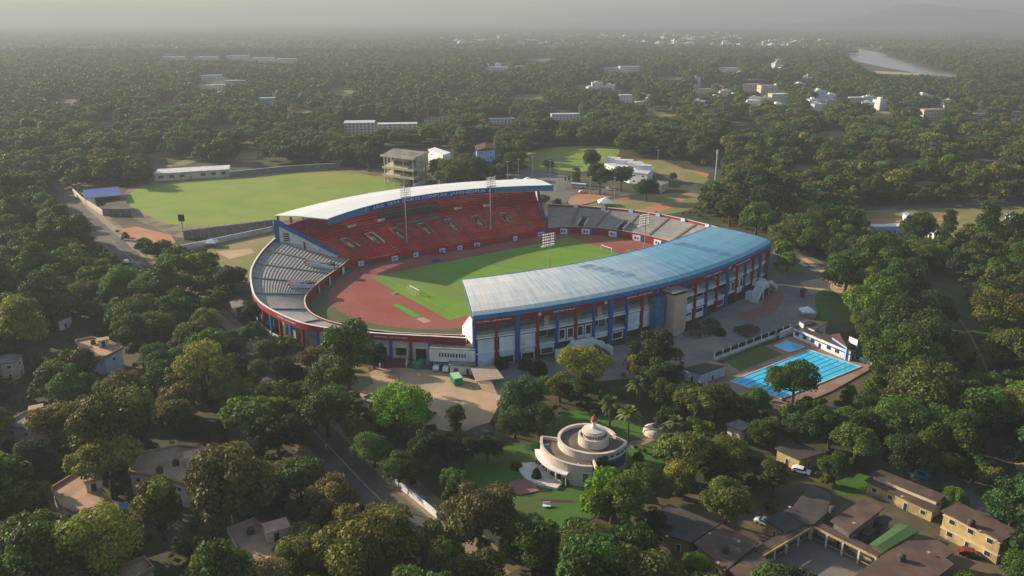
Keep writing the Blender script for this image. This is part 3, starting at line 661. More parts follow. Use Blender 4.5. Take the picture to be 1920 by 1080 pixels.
for k in (11, 12, 13): infill(k, 5.2, 7.2, .6); infill(k, .1, 2.4, .6)
# lit stair flights showing in the gallery
for k in (3, 6, 9, 13, 15, 17):
    a, b = bay(k); t = a + (b - a) * .5; p = Nd(t, 1.6); q = Nd(t + .02, 4.8); mb = MB(); mb.beam((p[0], p[1], 9.4), (q[0], q[1], 13.6), 1.6, .5); part('stair_flight', mb, M['cream'], ns)
# end walls
for t in (-1., 1.):
    mb = MB(); p, q = Nd(t, .6), nrake(t, .9)[:2]; r = nrake(t, .02)
    poly = [(p[0], p[1], 0), (q[0], q[1], 0), (q[0], q[1], 3.4), (r[0], r[1], 16), (p[0], p[1], 16.6)]
    s = -.3 if t < 0 else .3; n = 5; mb.add(poly + [(x + s, y, z) for x, y, z in poly], [tuple(range(n)), tuple(range(2 * n - 1, n - 1, -1))] + [(i, n + i, n + (i + 1) % n, (i + 1) % n) for i in range(n)])
    part('end_wall', mb, M['white'], ns)
for z in (3, 4.2, 5.4, 6.6, 7.8, 9): 
    p = Nd(-1, .1); mb = MB(); mb.obox(p[0] + .9, p[1] - .25, 0, .9, .35, z, z + .3); part('corner_bracket', mb, M['blue'], ns)
# lift tower and the glazed shaft beside it
lt = MB(); lt.obox(.9, -93.4, 0, 6.2, 4.2, 0, 15.0); part('lift_tower', lt, M['tan'], ns)
lt = MB(); lt.obox(.9, -93.0, 0, 5.6, 3.8, 15.0, 15.9); part('lift_head', lt, M['dark'], ns)
lt = MB(); lt.obox(.6, -92.6, 0, 7.6, 5.4, 15.9, 16.25); part('lift_roof', lt, M['greyroof'], ns)
lt = MB(); lt.obox(-5.6, -90.9, .03, 4.6, 2.4, 0, 14.2); part('glazed_shaft', lt, M['bluecurtain'], ns)
# sculptural entrance stairs
def entrance(uc, s):
    t = uc / 74; a = ang(t); p0 = No(t)
    def Q(x, y): return (p0[0] + math.cos(a) * x + math.sin(a) * y, p0[1] + math.sin(a) * x - math.cos(a) * y)   # y outward
    def bx(x0, x1, y0, y1, z0, z1): m = MB(); m.prism([Q(x0, y0), Q(x1, y0), Q(x1, y1), Q(x0, y1)], z0, z1); return m
    e = part('entrance_stair', bx(-3.2, 3.2, .9, 6, 4.6, 5.1), M['white'], ns)
    for sg in (-1, 1):
        fl = MB(); x0, x1 = sorted((sg * 3.2, sg * 9.5))
        zs = [5.1, 5.1, .6, .6] if sg > 0 else [.6, .6, 5.1, 5.1]
        pts = [(sg * 3.2, 3.2, 5.1), (sg * 9.5, 3.6, 1.0), (sg * 9.5, 6.6, 1.0), (sg * 3.2, 6., 5.1)]
        vs = [(*Q(x, y), z) for x, y, z in pts] + [(*Q(x, y), z - .5) for x, y, z in pts]
        f = [(0, 1, 2, 3), (7, 6, 5, 4), (0, 4, 5, 1), (1, 5, 6, 2), (2, 6, 7, 3), (3, 7, 4, 0)]; fl.add(vs, f); part('flight', fl, M['offwhite'], e)
        pa = MB()
        for ya, yb in ((3.2, 3.6), (6., 6.6)):
            pts = [(sg * 3.2, ya), (sg * 9.5, yb)]; A = Q(*pts[0]); B = Q(*pts[1])
            pa.beam((*A, 5.7), (*B, 1.6), .28, 1.3)
        part('parapet', pa, M['white'], e)
        part('parapet', bx(*sorted((sg * 3.2, sg * 2.9)), 1., 3.2, 5.1, 6.3), M['white'], e)
        part('pillar', bx(*sorted((sg * 9.2, sg * 10)), 3.4, 6.8, 0, 2.6), M['white'], e)
        part('side_room', bx(*sorted((sg * 5, sg * 9)), .9, 3.0, 0, 3.2), M['white'], e)
    part('parapet', bx(-2.9, 2.9, 5.75, 6.05, 5.1, 6.2), M['white'], e)
    part('front_screen', bx(-3.0, 3.0, 5.5, 5.8, .1, 4.6), M['white'], e); part('doorway', bx(-2.2, 2.2, 5.82, 5.9, .1, 3.4), M['dark'], e)
    part('arch', bx(-1.6, 1.6, 6.1, 6.35, 3.8, 4.5), M['offwhite'], e)
entrance(-38.5, 1); entrance(58.5, 1)

# ---------------------------------------------------------------- open end terraces
def terrace(O, I, label, side, cols):
    n = len(O); mid = O[n // 2]; th = thing('terrace_stand', label, 'terrace stand', (mid[0], mid[1], 0), 's')
    rows = 22; secs = []
    for o, i in zip(O, I):
        pts = []
        for k in range(rows):
            a = lerp(i, o, k / rows); b = lerp(i, o, (k + 1) / rows); z = 3 + 5.8 * (k + 1) / rows
            pts += [(a[0], a[1], z), (b[0], b[1], z)]
        secs.append(pts + [(o[0], o[1], 7.9), (i[0], i[1], 2.2)])
    m = MB(); m.sweep(secs); part('terrace_steps', m, M['terrace'], th)
    sgn = 1 if side < 0 else -1                                  # outward is to the right of travel on the left ring
    dd = lambda a, b: (-b, -a) if side < 0 else (a, b)
    m = MB(); m.sweep(wall_along(O, *dd(0, .45), 7.7, 9.9)); part('parapet', m, M['red'], th)
    m = MB(); m.sweep(wall_along(O, *dd(-.1, .55), 9.9, 10.05)); part('coping', m, M['white'], th)
    m = MB(); m.sweep(wall_along(I, *dd(-.35, 0), 0, 3.9)); part('inner_wall', m, M['redband'], th)
    m = MB(); m.sweep(wall_along(I, *dd(-.42, .06), 3.9, 4.02)); part('inner_coping', m, M['cream'], th)
    m = MB(); m.sweep([[(*lerp(i, o, .72), z) for z in (0,)] + [(*lerp(i, o, .72), 6.6), (*lerp(i, o, .75), 6.6), (*lerp(i, o, .75), 0)] for o, i in zip(O, I)]); part('back_wall', m, M['wallgrey'], th)
    m = MB(); m.sweep(wall_along(O, *dd(.02, .35), .0, 1.0)); part('base_wall', m, M['offwhite'], th)
    cl = arclen(O); L = cl[-1]; s = 3.; k = 0
    def at(s):
        i = min(len(cl) - 2, next((q for q in range(len(cl) - 1) if cl[q + 1] >= s), len(cl) - 2)); f = (s - cl[i]) / (cl[i + 1] - cl[i])
        p = lerp(O[i], O[i + 1], f); d = cl[i + 1] - cl[i]; return p, math.atan2(O[i + 1][1] - O[i][1], O[i + 1][0] - O[i][0]), lerp(I[i], I[i + 1], f)
    while s < L - 1:
        p, a, q = at(s); m = MB(); m.obox(p[0], p[1], a, 1.3 if k % 4 == 1 else .75, .95, 0, 7.75); part('column', m, M['blue'] if k % 2 else M['red'], th); s += 6.6; k += 1
    # cross aisles
    for j in range(1, 9):
        p, a, q = at(L * j / 9); m = MB()
        A = lerp(q, p, .03); B = lerp(q, p, .97); m.beam((*A, 3.55), (*B, 9.0), 1.1, .25); part('aisle', m, M['dconcrete'], th)
    return th, at, L
ltr, latt, LL = terrace(LO, LI, 'open grey terrace curving round the left end of the running track', -1, 0)
rtr, ratt, RL = terrace(RO, RI, 'open terrace curving round the right end of the running track, half in sun', 1, 0)
# what shows in the arcade of the left ring nearest the car park
def ring_box(th, at, s, w, d0, d1, z0, z1, m, name):
    p, a, q = at(s); n = ((q[0] - p[0]), (q[1] - p[1])); L = math.hypot(*n); n = (n[0] / L, n[1] / L); tx, ty = math.cos(a), math.sin(a)
    b = MB(); b.prism([(p[0] + tx * x + n[0] * y, p[1] + ty * x + n[1] * y) for x, y in ((-w / 2, d0), (w / 2, d0), (w / 2, d1), (-w / 2, d1))], z0, z1); return part(name, b, m, th)
s = 3.; k = 0
while s < LL - 7:
    sm = s + 3.3
    if sm > LL * .72:
        ring_box(ltr, latt, sm, 5.9, .5, .8, 1.0, 7.7, M['offwhite'], 'panel')
        f = ring_box(ltr, latt, sm, 4.2, .3, .49, 2.2 if k % 3 else .1, 5.6, M['white'], 'window'); p = ring_box(ltr, latt, sm, 3.5, .22, .31, 2.5 if k % 3 else .1, 5.1, M['dark'], 'pane'); p.parent = f
    elif k % 2 == 0: ring_box(ltr, latt, sm, 5.9, 1.2, 1.5, 1.0, 5., M['dconcrete'], 'panel')
    s += 6.6; k += 1
for s0 in (LL * .60, LL * .83):
    O2 = [latt(s0 + k)[0] for k in range(14)]
    text_on('lettering', 'FOOTBALL. JAM KE KHELO', O2, .5, 11.5, 8.55, .62, .5, M['wtext'], ltr)
# stairway mouths in the terraces
for th, at, L, fr in ((ltr, latt, LL, (.16, .38)), (rtr, ratt, RL, (.16, .32, .62))):
    for f in fr:
        p, a, q = at(L * f); A = lerp(q, p, .04); B = lerp(q, p, .42); m = MB(); tx, ty = math.cos(a), math.sin(a)
        for sg in (-1.8, 1.8): m.beam((A[0] + tx * sg, A[1] + ty * sg, 4.4), (B[0] + tx * sg, B[1] + ty * sg, 6.4), .3, 1.6)
        e = part('stairway_mouth', m, M['offwhite'], th)
        m = MB(); m.prism([(A[0] - tx * 1.6, A[1] - ty * 1.6), (A[0] + tx * 1.6, A[1] + ty * 1.6), (B[0] + tx * 1.6, B[1] + ty * 1.6), (B[0] - tx * 1.6, B[1] - ty * 1.6)], 2.5, [4.5, 4.5, 6.2, 6.2]); part('passage', m, M['dark'], e)
        m = MB(); m.beam((B[0] - tx * 2.2, B[1] - ty * 2.2, 6.9), (B[0] + tx * 2.2, B[1] + ty * 2.2, 6.9), .5, .8); part('lintel', m, M['red'], e)

# ---------------------------------------------------------------- boards round the track and on the rims
def board(u, v, a, w, h, z, label, core='white', side='blue', group='hoardings facing the track', mark=True):
    th = thing('advertising_board', label, 'board', (u, v, z), 's', group); c, n = math.cos(a), math.sin(a)
    def bx(x0, x1, y0, y1, z0, z1): m = MB(); m.prism([(u + c * x - n * y, v + n * x + c * y) for x, y in ((x0, y0), (x1, y0), (x1, y1), (x0, y1))], z0, z1); return m
    part('panel', bx(-w / 2, w / 2, -.12, .12, z, z + h), M[core], th)
    part('end_panel', bx(w / 2, w / 2 + w * .35, -.12, .12, z, z + h), M[side], th)
    if mark: part('motif', bx(-w * .28, -w * .05, -.17, -.125, z + h * .3, z + h * .75), M['navy'], th); part('motif', bx(w * .08, w * .25, -.17, -.125, z + h * .35, z + h * .7), M['navy'], th)
    return th
for k, (t, w) in enumerate(((-.93, 2.6), (-.62, 3.2), (-.42, 2.4), (-.16, 3.0), (.02, 2.4), (.2, 3.2), (.62, 2.4), (.92, 4.0))):
    p = lerp(S0(t), S1(t), -.035); board(p[0], p[1], math.atan2(-3.5, 53.5), w, 2.2, .15, 'navy-ended small board, %s along the front of the red grandstand' % ('leftmost', 'second from left', 'third from left', 'fourth from left', 'fifth from left', 'sixth from left', 'seventh from left', 'rightmost')[k], 'ltext' if k % 2 else 'white', 'navy')
for k, f in enumerate((.08, .19, .3, .4, .5, .6, .69)):
    p, a, q = ratt(RL * f); d = (q[0] - p[0], q[1] - p[1]); L = math.hypot(*d)
    board(q[0] + d[0] / L * .9, q[1] + d[1] / L * .9, a, 4.4, 3.0, .1, 'large white board, %s from the red grandstand along right terrace wall' % ('first', 'second', 'third', 'fourth', 'fifth', 'sixth', 'seventh')[k], 'white', 'blue')
for k, f in enumerate((.1, .2, .3, .4, .5, .6, .7, .79)):
    p, a, q = ratt(RL * f); d = (q[0] - p[0], q[1] - p[1]); L = math.hypot(*d)
    board(p[0] + d[0] / L * .35, p[1] + d[1] / L * .35, a, 2.4, 2.2, 8.2, 'small pale board on the right terrace rim, %s from the red grandstand' % ('first', 'second', 'third', 'fourth', 'fifth', 'sixth', 'seventh', 'eighth')[k], 'ltext' if k < 5 else 'white', 'blue', 'boards on the terrace rim', False)
for k, f in enumerate((.12, .26, .36)):
    p, a, q = latt(LL * f); d = (q[0] - p[0], q[1] - p[1]); L = math.hypot(*d)
    board(q[0] + d[0] / L * .9, q[1] + d[1] / L * .9, a, 3.4, 2.8, .1, 'lilac board against the left terrace wall, %s from the red grandstand' % ('first', 'second', 'third')[k], 'ltext', 'white')
# red hoarding cushions in front of the far stand, dug-outs
for k, (t, tt) in enumerate(((-.3, -.18), (.06, .2))):
    m = MB(); m.sweep([[(x, y, .02), (x, y, 1.1), (x + .1, y + .9, 1.3), (x + .2, y + 1.4, .02)] for x, y in (lerp(S0(q), S1(q), -.09) for q in TS(6, t, tt))])
    c = lerp(S0(t), S1(t), -.09); solo('dugout', m, M['red'], 'red curved team shelter before the red grandstand, %s of the two' % ('left one', 'right one')[k], 'dugout', c, 's')

# ---------------------------------------------------------------- floodlight masts, goals
def mast(u, v, z, face, label):
    th = thing('floodlight_mast', label, 'floodlight', (u, v, 0), 's', 'floodlights round the pitch')
    m = MB(); m.tube((u, v, 0), (u, v, z * .55), .42, .3, 10); m.tube((u, v, z * .55), (u, v, z + 4.5), .3, .16, 10); part('pole', m, M['metal'], th)
    fr = MB(); c, n = math.cos(face), math.sin(face)
    def at(x, y, zz): return (u + c * x - n * y, v + n * x + c * y, zz)
    for r in range(5): fr.beam(at(-2.6, -.35, z + r * 1.0), at(2.6, -.35, z + r * 1.0), .1, .1)
    for x in (-2.6, -1.3, 0, 1.3, 2.6): fr.beam(at(x, -.35, z - .2), at(x, -.35, z + 4.2), .09, .09)
    f = part('lamp_frame', fr, M['metal'], th)
    pl = MB()
    for y in (-1.6, -.6): pl.beam(at(-2.8, y, z - .5), at(2.8, y, z - .5), .12, .3)
    for x in (-2.8, 0, 2.8): pl.beam(at(x, -1.6, z - .5), at(x, -.6, z - .5), .1, .15)
    part('platform', pl, M['offwhite'], th)
    proto = None
    for r in range(5):
        for k in range(6):
            x = -2.3 + k * .92; p = at(x, -.5, z + r * 1.0); q = at(x, -.95, z + r * 1.0 - .2)
            m = MB(); m.tube(p, q, .16, .34, 8); part('lamp', m, M['lamp'], th)
    return th
mast(-25.5, 53.5, 27.5, .0, 'tall floodlight mast in front of the red grandstand, left one of the pair')
mast(21.2, 51, 27.5, .0, 'tall floodlight mast in front of the red grandstand, right one of the pair')
mast(-25.2, -54.5, 28, math.pi, 'tall floodlight mast rising above the left half of the blue roof')
mast(24.5, -53.5, 28, math.pi, 'tall floodlight mast rising above the right half of the blue roof')
def goal(u, v, sg, label):
    th = thing('football_goal', label, 'goal', (u, v, 0), 's', 'goals on the stadium pitch'); fr = MB(); r = .14
    for y in (-3.66, 3.66):
        fr.tube((u, v + y, 0), (u, v + y, 2.5), r); fr.tube((u, v + y, 2.44), (u + sg * .9, v + y, 2.44), .07); fr.tube((u + sg * .9, v + y, 2.44), (u + sg * 2., v + y, .05), .07)
    fr.tube((u, v - 3.8, 2.5), (u, v + 3.8, 2.5), r); part('frame', fr, M['white'], th)
    net = MB()
    for k in range(16): y = -3.66 + 7.32 * k / 15; net.beam((u + sg * .9, v + y, 2.4), (u + sg * 2, v + y, .05), .02, .02)
    for k in range(5): f = k / 4; net.beam((u + sg * (.9 + 1.1 * f), v - 3.66, 2.4 - 2.3 * f), (u + sg * (.9 + 1.1 * f), v + 3.66, 2.4 - 2.3 * f), .02, .02)
    part('net', net, M['offwhite'], th)
goal(-52.5, -1.2, -1, 'white football goal at the left end of the stadium pitch')
goal(52.5, -1.2, 1, 'white football goal at the right end of the stadium pitch')
m = MB(); m.box(-60.3, -57.9, 1.5, 4.0, .05, .45); m.box(-60.0, -58.2, 1.8, 3.7, .45, .6); solo('landing_mat', m, M['g_astro'], 'bright green mat lying on the red track beside the left goal', 'mat', (-59, 2.5, .05), 's')
m = MB(); m.box(-24, -20.5, 31.5, 33.4, .05, .9); m.box(-23.6, -20.9, 31.8, 33.1, .9, 1.2); solo('equipment_trolley', m, M['tarp'], 'small blue covered trolley on the track below the red grandstand', 'trolley', (-22, 32, .05), 's')
# ================================================================ buildings near and middle distance
def cen(poly): return (sum(p[0] for p in poly) / len(poly), sum(p[1] for p in poly) / len(poly))
def inset(poly, d):
    poly = ccw(poly); out = []; n = len(poly)
    for i in range(n):
        a, b, c = poly[i - 1], poly[i], poly[(i + 1) % n]
        def nm(p, q): L = math.hypot(q[0] - p[0], q[1] - p[1]) or 1; return (-(q[1] - p[1]) / L, (q[0] - p[0]) / L)
        n1, n2 = nm(a, b), nm(b, c); bx, by = n1[0] + n2[0], n1[1] + n2[1]; k = 1 + n1[0] * n2[0] + n1[1] * n2[1]; k = max(k, .35)
        out.append((b[0] + bx / k * d, b[1] + by / k * d))
    return out
def edgebox(p, q, s, w, z0, z1, d0, d1):
    """box on the wall p->q (ccw plan: outside is to the right), s metres along, w wide, between outward depths d0,d1"""
    L = math.hypot(q[0] - p[0], q[1] - p[1]); tx, ty = (q[0] - p[0]) / L, (q[1] - p[1]) / L; nx, ny = ty, -tx
    m = MB(); m.prism([(p[0] + tx * a + nx * b, p[1] + ty * a + ny * b) for a, b in ((s, d0), (s + w, d0), (s + w, d1), (s, d1))], z0, z1); return m
def facing(p, q): 
    mx, my = (p[0] + q[0]) / 2, (p[1] + q[1]) / 2; nx, ny = q[1] - p[1], -(q[0] - p[0]); return nx * -mx + ny * -my > 0
def house(name, label, cat, poly, h, wall, roof, storeys=1, eave=.5, thick=.3, win=True, sp=3.2, ww=1.3, parapet=False, door=True, group=None, wh=1.2, frame='white', maxw=40, z0=0., rise=0., band=None, allsides=False):
    poly = ccw(poly); th = thing(name, label, cat, cen(poly), group=group)
    wp = inset(poly, eave) if eave else poly; m = MB(); m.prism(wp, z0, h - thick); wo = part('wall', m, M[wall], th)
    if rise:
        # low pitched sheet roof: ridge along the longer axis of a four-sided plan
        a, b, c, d = poly
        if math.dist(a, b) < math.dist(b, c): a, b, c, d = b, c, d, a
        r1 = lerp(lerp(a, d, .5), lerp(b, c, .5), .0); r2 = lerp(b, c, .5); m = MB()
        lo = [(*p, h - thick) for p in (a, b, c, d)]; vs = [(*p, h) for p in (a, b, c, d)] + [(*r1, h + rise), (*r2, h + rise)] + lo
        m.add(vs, [(0, 1, 5, 4), (2, 3, 4, 5), (1, 2, 5), (3, 0, 4), (6, 7, 1, 0), (7, 8, 2, 1), (8, 9, 3, 2), (9, 6, 0, 3), (9, 8, 7, 6)]); ro = part('roof', m, M[roof], th)
    else:
        m = MB(); m.prism(poly, h - thick, h); ro = part('roof', m, M[roof], th)
        if parapet:
            ins = inset(poly, .28)
            for i in range(len(poly)):
                j = (i + 1) % len(poly); m = MB(); m.prism([poly[i], poly[j], ins[j], ins[i]], h, h + .6); part('parapet', m, M[wall if parapet is True else parapet], ro)
    if win:
        n = 0; fh = (h - thick - z0) / storeys
        for i in range(len(wp)):
            p, q = wp[i], wp[(i + 1) % len(wp)]; L = math.dist(p, q)
            if L < 3 or not (allsides or facing(p, q)): continue
            c = max(1, int(L / sp))
            for s in range(storeys):
                zb = z0 + s * fh
                for k in range(c):
                    if n >= maxw: break
                    x = (k + .5) * L / c - ww / 2; isd = door and s == 0 and k == c // 2
                    za, zc = (zb + .05, zb + 2.1) if isd else (zb + fh * .34, zb + fh * .34 + wh); w2 = 1.0 if isd else ww
                    f = part('door' if isd else 'window', edgebox(p, q, x, w2, za, zc, -.05, .07), M[frame], th); part('pane', edgebox(p, q, x + .12, w2 - .24, za + .1, zc - .1, -.03, .1), M['pane'], f); n += 1
                if band: part('ledge', edgebox(p, q, -.1, L + .2, zb + fh * .34 + wh + .1, zb + fh * .34 + wh + .3, -.05, .35), M[band], th)
    return th
def gp(h, *px): return [G(x, y, h) for x, y in px]
def tank(x, y, z, r, h, label, m='darkroof'):
    b = MB(); b.lathe((x, y), [(.01, z), (r, z), (r, z + h * .75), (r * .5, z + h), (.01, z + h)], 14); solo('water_tank', b, M[m], label, 'water tank', (x, y, z))

# ---------------- round domed building
M['deck'] = mat('brown_roof_deck', (.13, .1, .08), (.09, .07, .06), .4, c3=(.17, .13, .1), s3=.2)
RC = G(1100, 866)
def rpt(r, a): return (RC[0] + r * math.cos(a), RC[1] + r * math.sin(a))
rb_ = thing('round_building', 'cream drum-shaped building with stepped rings and a red-tipped finial on its roof', 'building', RC)
def rad_spiral(a):      # radius by angle (degrees), stepping out on the right hand side
    return 7.4 if a < 250 else 7.4 + (a - 250) / 100 * 2.5
secs = []; AA = list(range(12, 351, 6))
def ringsec(r0f, r1f, z0, z1, As): return [[(*rpt(r0f(a), rad(a)), z0), (*rpt(r1f(a), rad(a)), z0), (*rpt(r1f(a), rad(a)), z1), (*rpt(r0f(a), rad(a)), z1)] for a in As]
m = MB(); m.sweep(ringsec(lambda a: rad_spiral(a) - .5, lambda a: rad_spiral(a), 0, 6.7, AA)); dw = part('drum_wall', m, M['pinkcream'], rb_)
m = MB(); m.sweep(ringsec(lambda a: rad_spiral(a) - .62, lambda a: rad_spiral(a) + .1, 6.7, 6.95, AA)); part('rim', m, M['pinkcream'], dw)
a0, a1 = rad(-10), rad(12); m = MB(); p, q = rpt(9.9, a0), rpt(7.0, a1); m.prism([p, q, rpt(6.6, a1), rpt(9.5, a0 - .02)], 0, 6.8); part('step_wall', m, M['pinkcream'], rb_)
m = MB(); m.prism([rpt(rad_spiral(a) - .4, rad(a)) for a in AA], 5.6, 6.1); part('roof_deck', m, M['deck'], rb_)
RC2 = (RC[0] + 1.4, RC[1] - .9)
m = MB(); m.lathe(RC2, [(3.3, 6.0), (3.85, 6.0), (3.85, 8.4), (3.3, 8.4)], 40); r1 = part('lower_ring', m, M['pinkcream'], rb_)
m = MB(); m.lathe(RC2, [(.01, 6.0), (2.75, 6.0), (2.75, 9.0), (2.95, 9.1), (2.95, 9.45), (2.75, 9.55), (2.7, 9.9), (.4, 10.3), (.01, 10.3)], 40); r2 = part('upper_drum', m, M['pinkcream'], rb_)
for k in range(26):
    a = k * 2 * math.pi / 26; p = (RC2[0] + 2.78 * math.cos(a), RC2[1] + 2.78 * math.sin(a)); m = MB(); m.obox(p[0], p[1], a, .1, .32, 8.5, 8.9); part('vent_slot', m, M['dark'], r2)
m = MB(); m.lathe(RC2, [(.01, 10.2), (.75, 10.2), (.72, 10.6), (.5, 10.9), (.45, 11.5), (.85, 11.9), (.85, 12.1), (.01, 12.1)], 20); part('pedestal', m, M['white'], rb_)
m = MB(); m.lathe(RC2, [(.01, 12.1), (.82, 12.1), (.8, 12.5), (.5, 13.1), (.15, 13.6), (.05, 14.0), (.01, 14.0)], 20); part('finial', m, M['terracotta'], rb_)
WA = list(range(166, 276, 5))
m = MB(); m.sweep(ringsec(lambda a: 11.3, lambda a: 11.75, 0, 5.6, WA)); part('wing_wall', m, M['pinkcream'], rb_)
m = MB(); m.sweep(ringsec(lambda a: 11.2, lambda a: 11.85, 5.6, 5.8, WA)); part('wing_rim', m, M['pinkcream'], rb_)
m = MB(); m.sweep(ringsec(lambda a: 7.3, lambda a: 11.4, 4.5, 4.95, WA)); part('wing_roof', m, M['deck'], rb_)
for a in (166, 275):
    m = MB(); p, q = rpt(7.3, rad(a)), rpt(11.75, rad(a)); m.beam((*p, 2.9), (*q, 2.9), .4, 5.8); part('wing_end', m, M['pinkcream'], rb_)
m = MB(); m.sweep(ringsec(lambda a: 11.7, lambda a: 13.1, 3.1, 3.4, list(range(178, 248, 5)))); part('canopy', m, M['white'], rb_)
for a in range(182, 246, 12): m = MB(); p = rpt(12.8, rad(a)); m.tube((*p, 0), (*p, 3.1), .16); part('canopy_post', m, M['pinkcream'], rb_)
for a in (196, 206, 216, 226):
    m = MB(); m.sweep(ringsec(lambda a: 11.72, lambda a: 11.8, .1, 2.8, [a, a + 3, a + 7])); part('door', m, M['dark'], rb_)
m = MB(); m.sweep(ringsec(lambda a: 11.7, lambda a: 11.85, 1.4, 4.0, [259, 262, 265, 268])); f = part('window', m, M['white'], rb_)
m = MB(); m.sweep(ringsec(lambda a: 11.8, lambda a: 11.9, 1.6, 3.8, [260, 263, 267])); part('pane', m, M['bluepane'], f)
m = MB(); m.sweep(ringsec(lambda a: rad_spiral(a) - .1, lambda a: rad_spiral(a) + .1, 1.6, 5.2, list(range(290, 346, 5)))); f = part('window', m, M['white'], rb_)
m = MB(); m.sweep(ringsec(lambda a: rad_spiral(a), lambda a: rad_spiral(a) + .16, 1.9, 4.9, list(range(291, 345, 5)))); part('pane', m, M['bluepane'], f)
for a in range(282, 345, 11): m = MB(); m.sweep(ringsec(lambda a: rad_spiral(a) - .1, lambda a: rad_spiral(a) + .07, 5.55, 5.95, [a, a + 3, a + 7])); part('slot_window', m, M['dark'], rb_)
for a in (182, 252): m = MB(); p, q = rpt(9.6, rad(a)), rpt(11.2, rad(a)); m.beam((*p, 5.0), (*q, 5.0), .3, .5); part('roof_upstand', m, M['offwhite'], rb_)
tp = [G(*p) for p in ((968, 873), (1008, 871), (1038, 878), (1060, 892), (1058, 906), (1044, 920), (1012, 913), (988, 903), (976, 890))]
m = MB(); m.prism(tp, 0, .7); solo('terrace', m, M['g_whitepave'], 'raised white paved terrace before the entrance of the round building', 'terrace', cen(tp))
m = MB(); m.sheet([G(*p) for p in ((955, 905), (985, 898), (1005, 912), (1012, 922), (975, 930), (950, 922))], gz()); struct('red_paving', m, M['g_redpave'])
for (x, y), w, lb in (((1230, 812), 3.6, 'low round stone fountain basin among the palms'),):
    p = G(x, y); m = MB(); m.lathe(p, [(2.6, 0), (3.6, 0), (3.4, 1.2), (2.0, 2.0), (1.3, 2.1), (1.0, 2.0), (1.0, 1.4), (2.4, .8)], 28); solo('fountain', m, M['pinkcream'], lb, 'fountain', p)
p = G(1025, 951); m = MB()
for dx in (-.5, .5):
    for dy in (-.3, .3): m.box(p[0] + dx - .06, p[0] + dx + .06, p[1] + dy - .06, p[1] + dy + .06, 0, .45)
m.box(p[0] - .9, p[0] + .9, p[1] - .5, p[1] + .5, .45, .55); m.box(p[0] - .9, p[0] + .9, p[1] + .5, p[1] + .6, .45, 1.1); solo('garden_bench', m, M['white'], 'white garden bench standing on the lawn below the round building', 'bench', p)

# ---------------- swimming baths
POOL = [G(1371, 718), G(1518, 659), G(1612, 690), G(1465, 750)]
deck = inset(POOL, -4.5); deck[0] = G(1345, 722); 
patch('pool_deck', [(1290, 712), (1340, 690), (1480, 632), (1520, 640), (1625, 682), (1638, 690), (1560, 735), (1480, 768), (1340, 730)], M['g_deck'])
pz = ZP[0] + .03
m = MB(); m.sheet(POOL, .46); struct('pool_water', m, M['pool'])
m = MB(); pi, po = POOL, inset(POOL, -.35)
pi, po = ccw(pi), ccw(po)
for i in range(4): m.prism([pi[i], pi[(i + 1) % 4], po[(i + 1) % 4], po[i]], 0, .6)
struct('pool_coping', m, M['offwhite'])
m = MB()
for k in range(1, 8):
    f = k / 8; a = lerp(POOL[1], POOL[2], f); b = lerp(POOL[0], POOL[3], f); m.beam((*lerp(a, b, .02), .475), (*lerp(a, b, .98), .475), .28, .012)
struct('lane_markings', m, M['lane'])
KP = [G(*p) for p in ((1452, 651), (1476, 642), (1506, 653), (1481, 662))]
m = MB(); m.sheet(KP, .46); struct('paddling_pool_water', m, M['pool'])
m = MB(); pi, po = ccw(KP), ccw(inset(KP, -.35))
for i in range(4): m.prism([pi[i], pi[(i + 1) % 4], po[(i + 1) % 4], po[i]], 0, .6)
struct('pool_coping', m, M['offwhite'])
patch('pool_lawn', [(1356, 678), (1431, 649), (1468, 666), (1387, 698)], M['g_lawn'])
def pwall(name, label, pix, h, t, m_, cat='wall', fence=0.):
    pts = [G(*p) for p in pix]; th = thing(name, label, cat, pts[0]); m = MB(); m.sweep(wall_along(pts, -t / 2, t / 2, 0, h)); part('wall', m, M[m_], th); m = MB(); m.sweep(wall_along(pts, -t / 2 - .06, t / 2 + .06, h, h + .12)); part('coping', m, M['white'], th)
    if fence:
        cl = arclen(pts); n = int(cl[-1] / 4)
        m = MB(); m.sweep(wall_along(pts, -.05, .05, h + .12, h + fence)); part('fence_panel', m, M['dark'], th)
        for k in range(n + 1):
            s = k * cl[-1] / n; i = min(len(cl) - 2, next((q for q in range(len(cl) - 1) if cl[q + 1] >= s), len(cl) - 2)); p = lerp(pts[i], pts[i + 1], (s - cl[i]) / (cl[i + 1] - cl[i])); m = MB(); m.obox(p[0], p[1], .4, .35, .35, h, h + fence + .3); part('post', m, M['white'], th)
    return th
pwall('garden_wall', 'long low white wall with dark fence panels between forecourt and swimming pool', [(1339, 676), (1400, 652), (1480, 622)], 1.1, .35, 'white', fence=1.5)
pwall('garden_wall', 'short plain white wall joining the dark-fenced wall to the pool house', [(1462, 634), (1486, 624), (1494, 620)], 2.2, .35, 'white')
pwall('garden_wall', 'short white wall at the right corner of the pool deck', [(1611, 678), (1640, 688)], 1.6, .3, 'white')
house('plant_room', 'small pale blue flat-roofed block at the left end of the pool', 'building', gp(4, (1282, 690), (1335, 677), (1364, 684), (1315, 701)), 4, 'bluewhite', 'darkroof', eave=.3, sp=6, door=True)
ph = house('pool_house', 'long white and blue changing block along the far side of the pool', 'building', gp(4.2, (1486, 612), (1502, 607), (1612, 650), (1596, 658)), 4.2, 'white', 'darkroof', eave=.4, sp=3., ww=1.6, frame='blue', band='blue')
pr = gp(5.2, (1528, 612), (1556, 604), (1545, 618), (1532, 622)); m = MB()
A_, B_, C_, D_ = G(1522, 608, 5.5), G(1556, 603, 7.4), G(1546, 617, 6.6), G(1524, 621, 5.2)
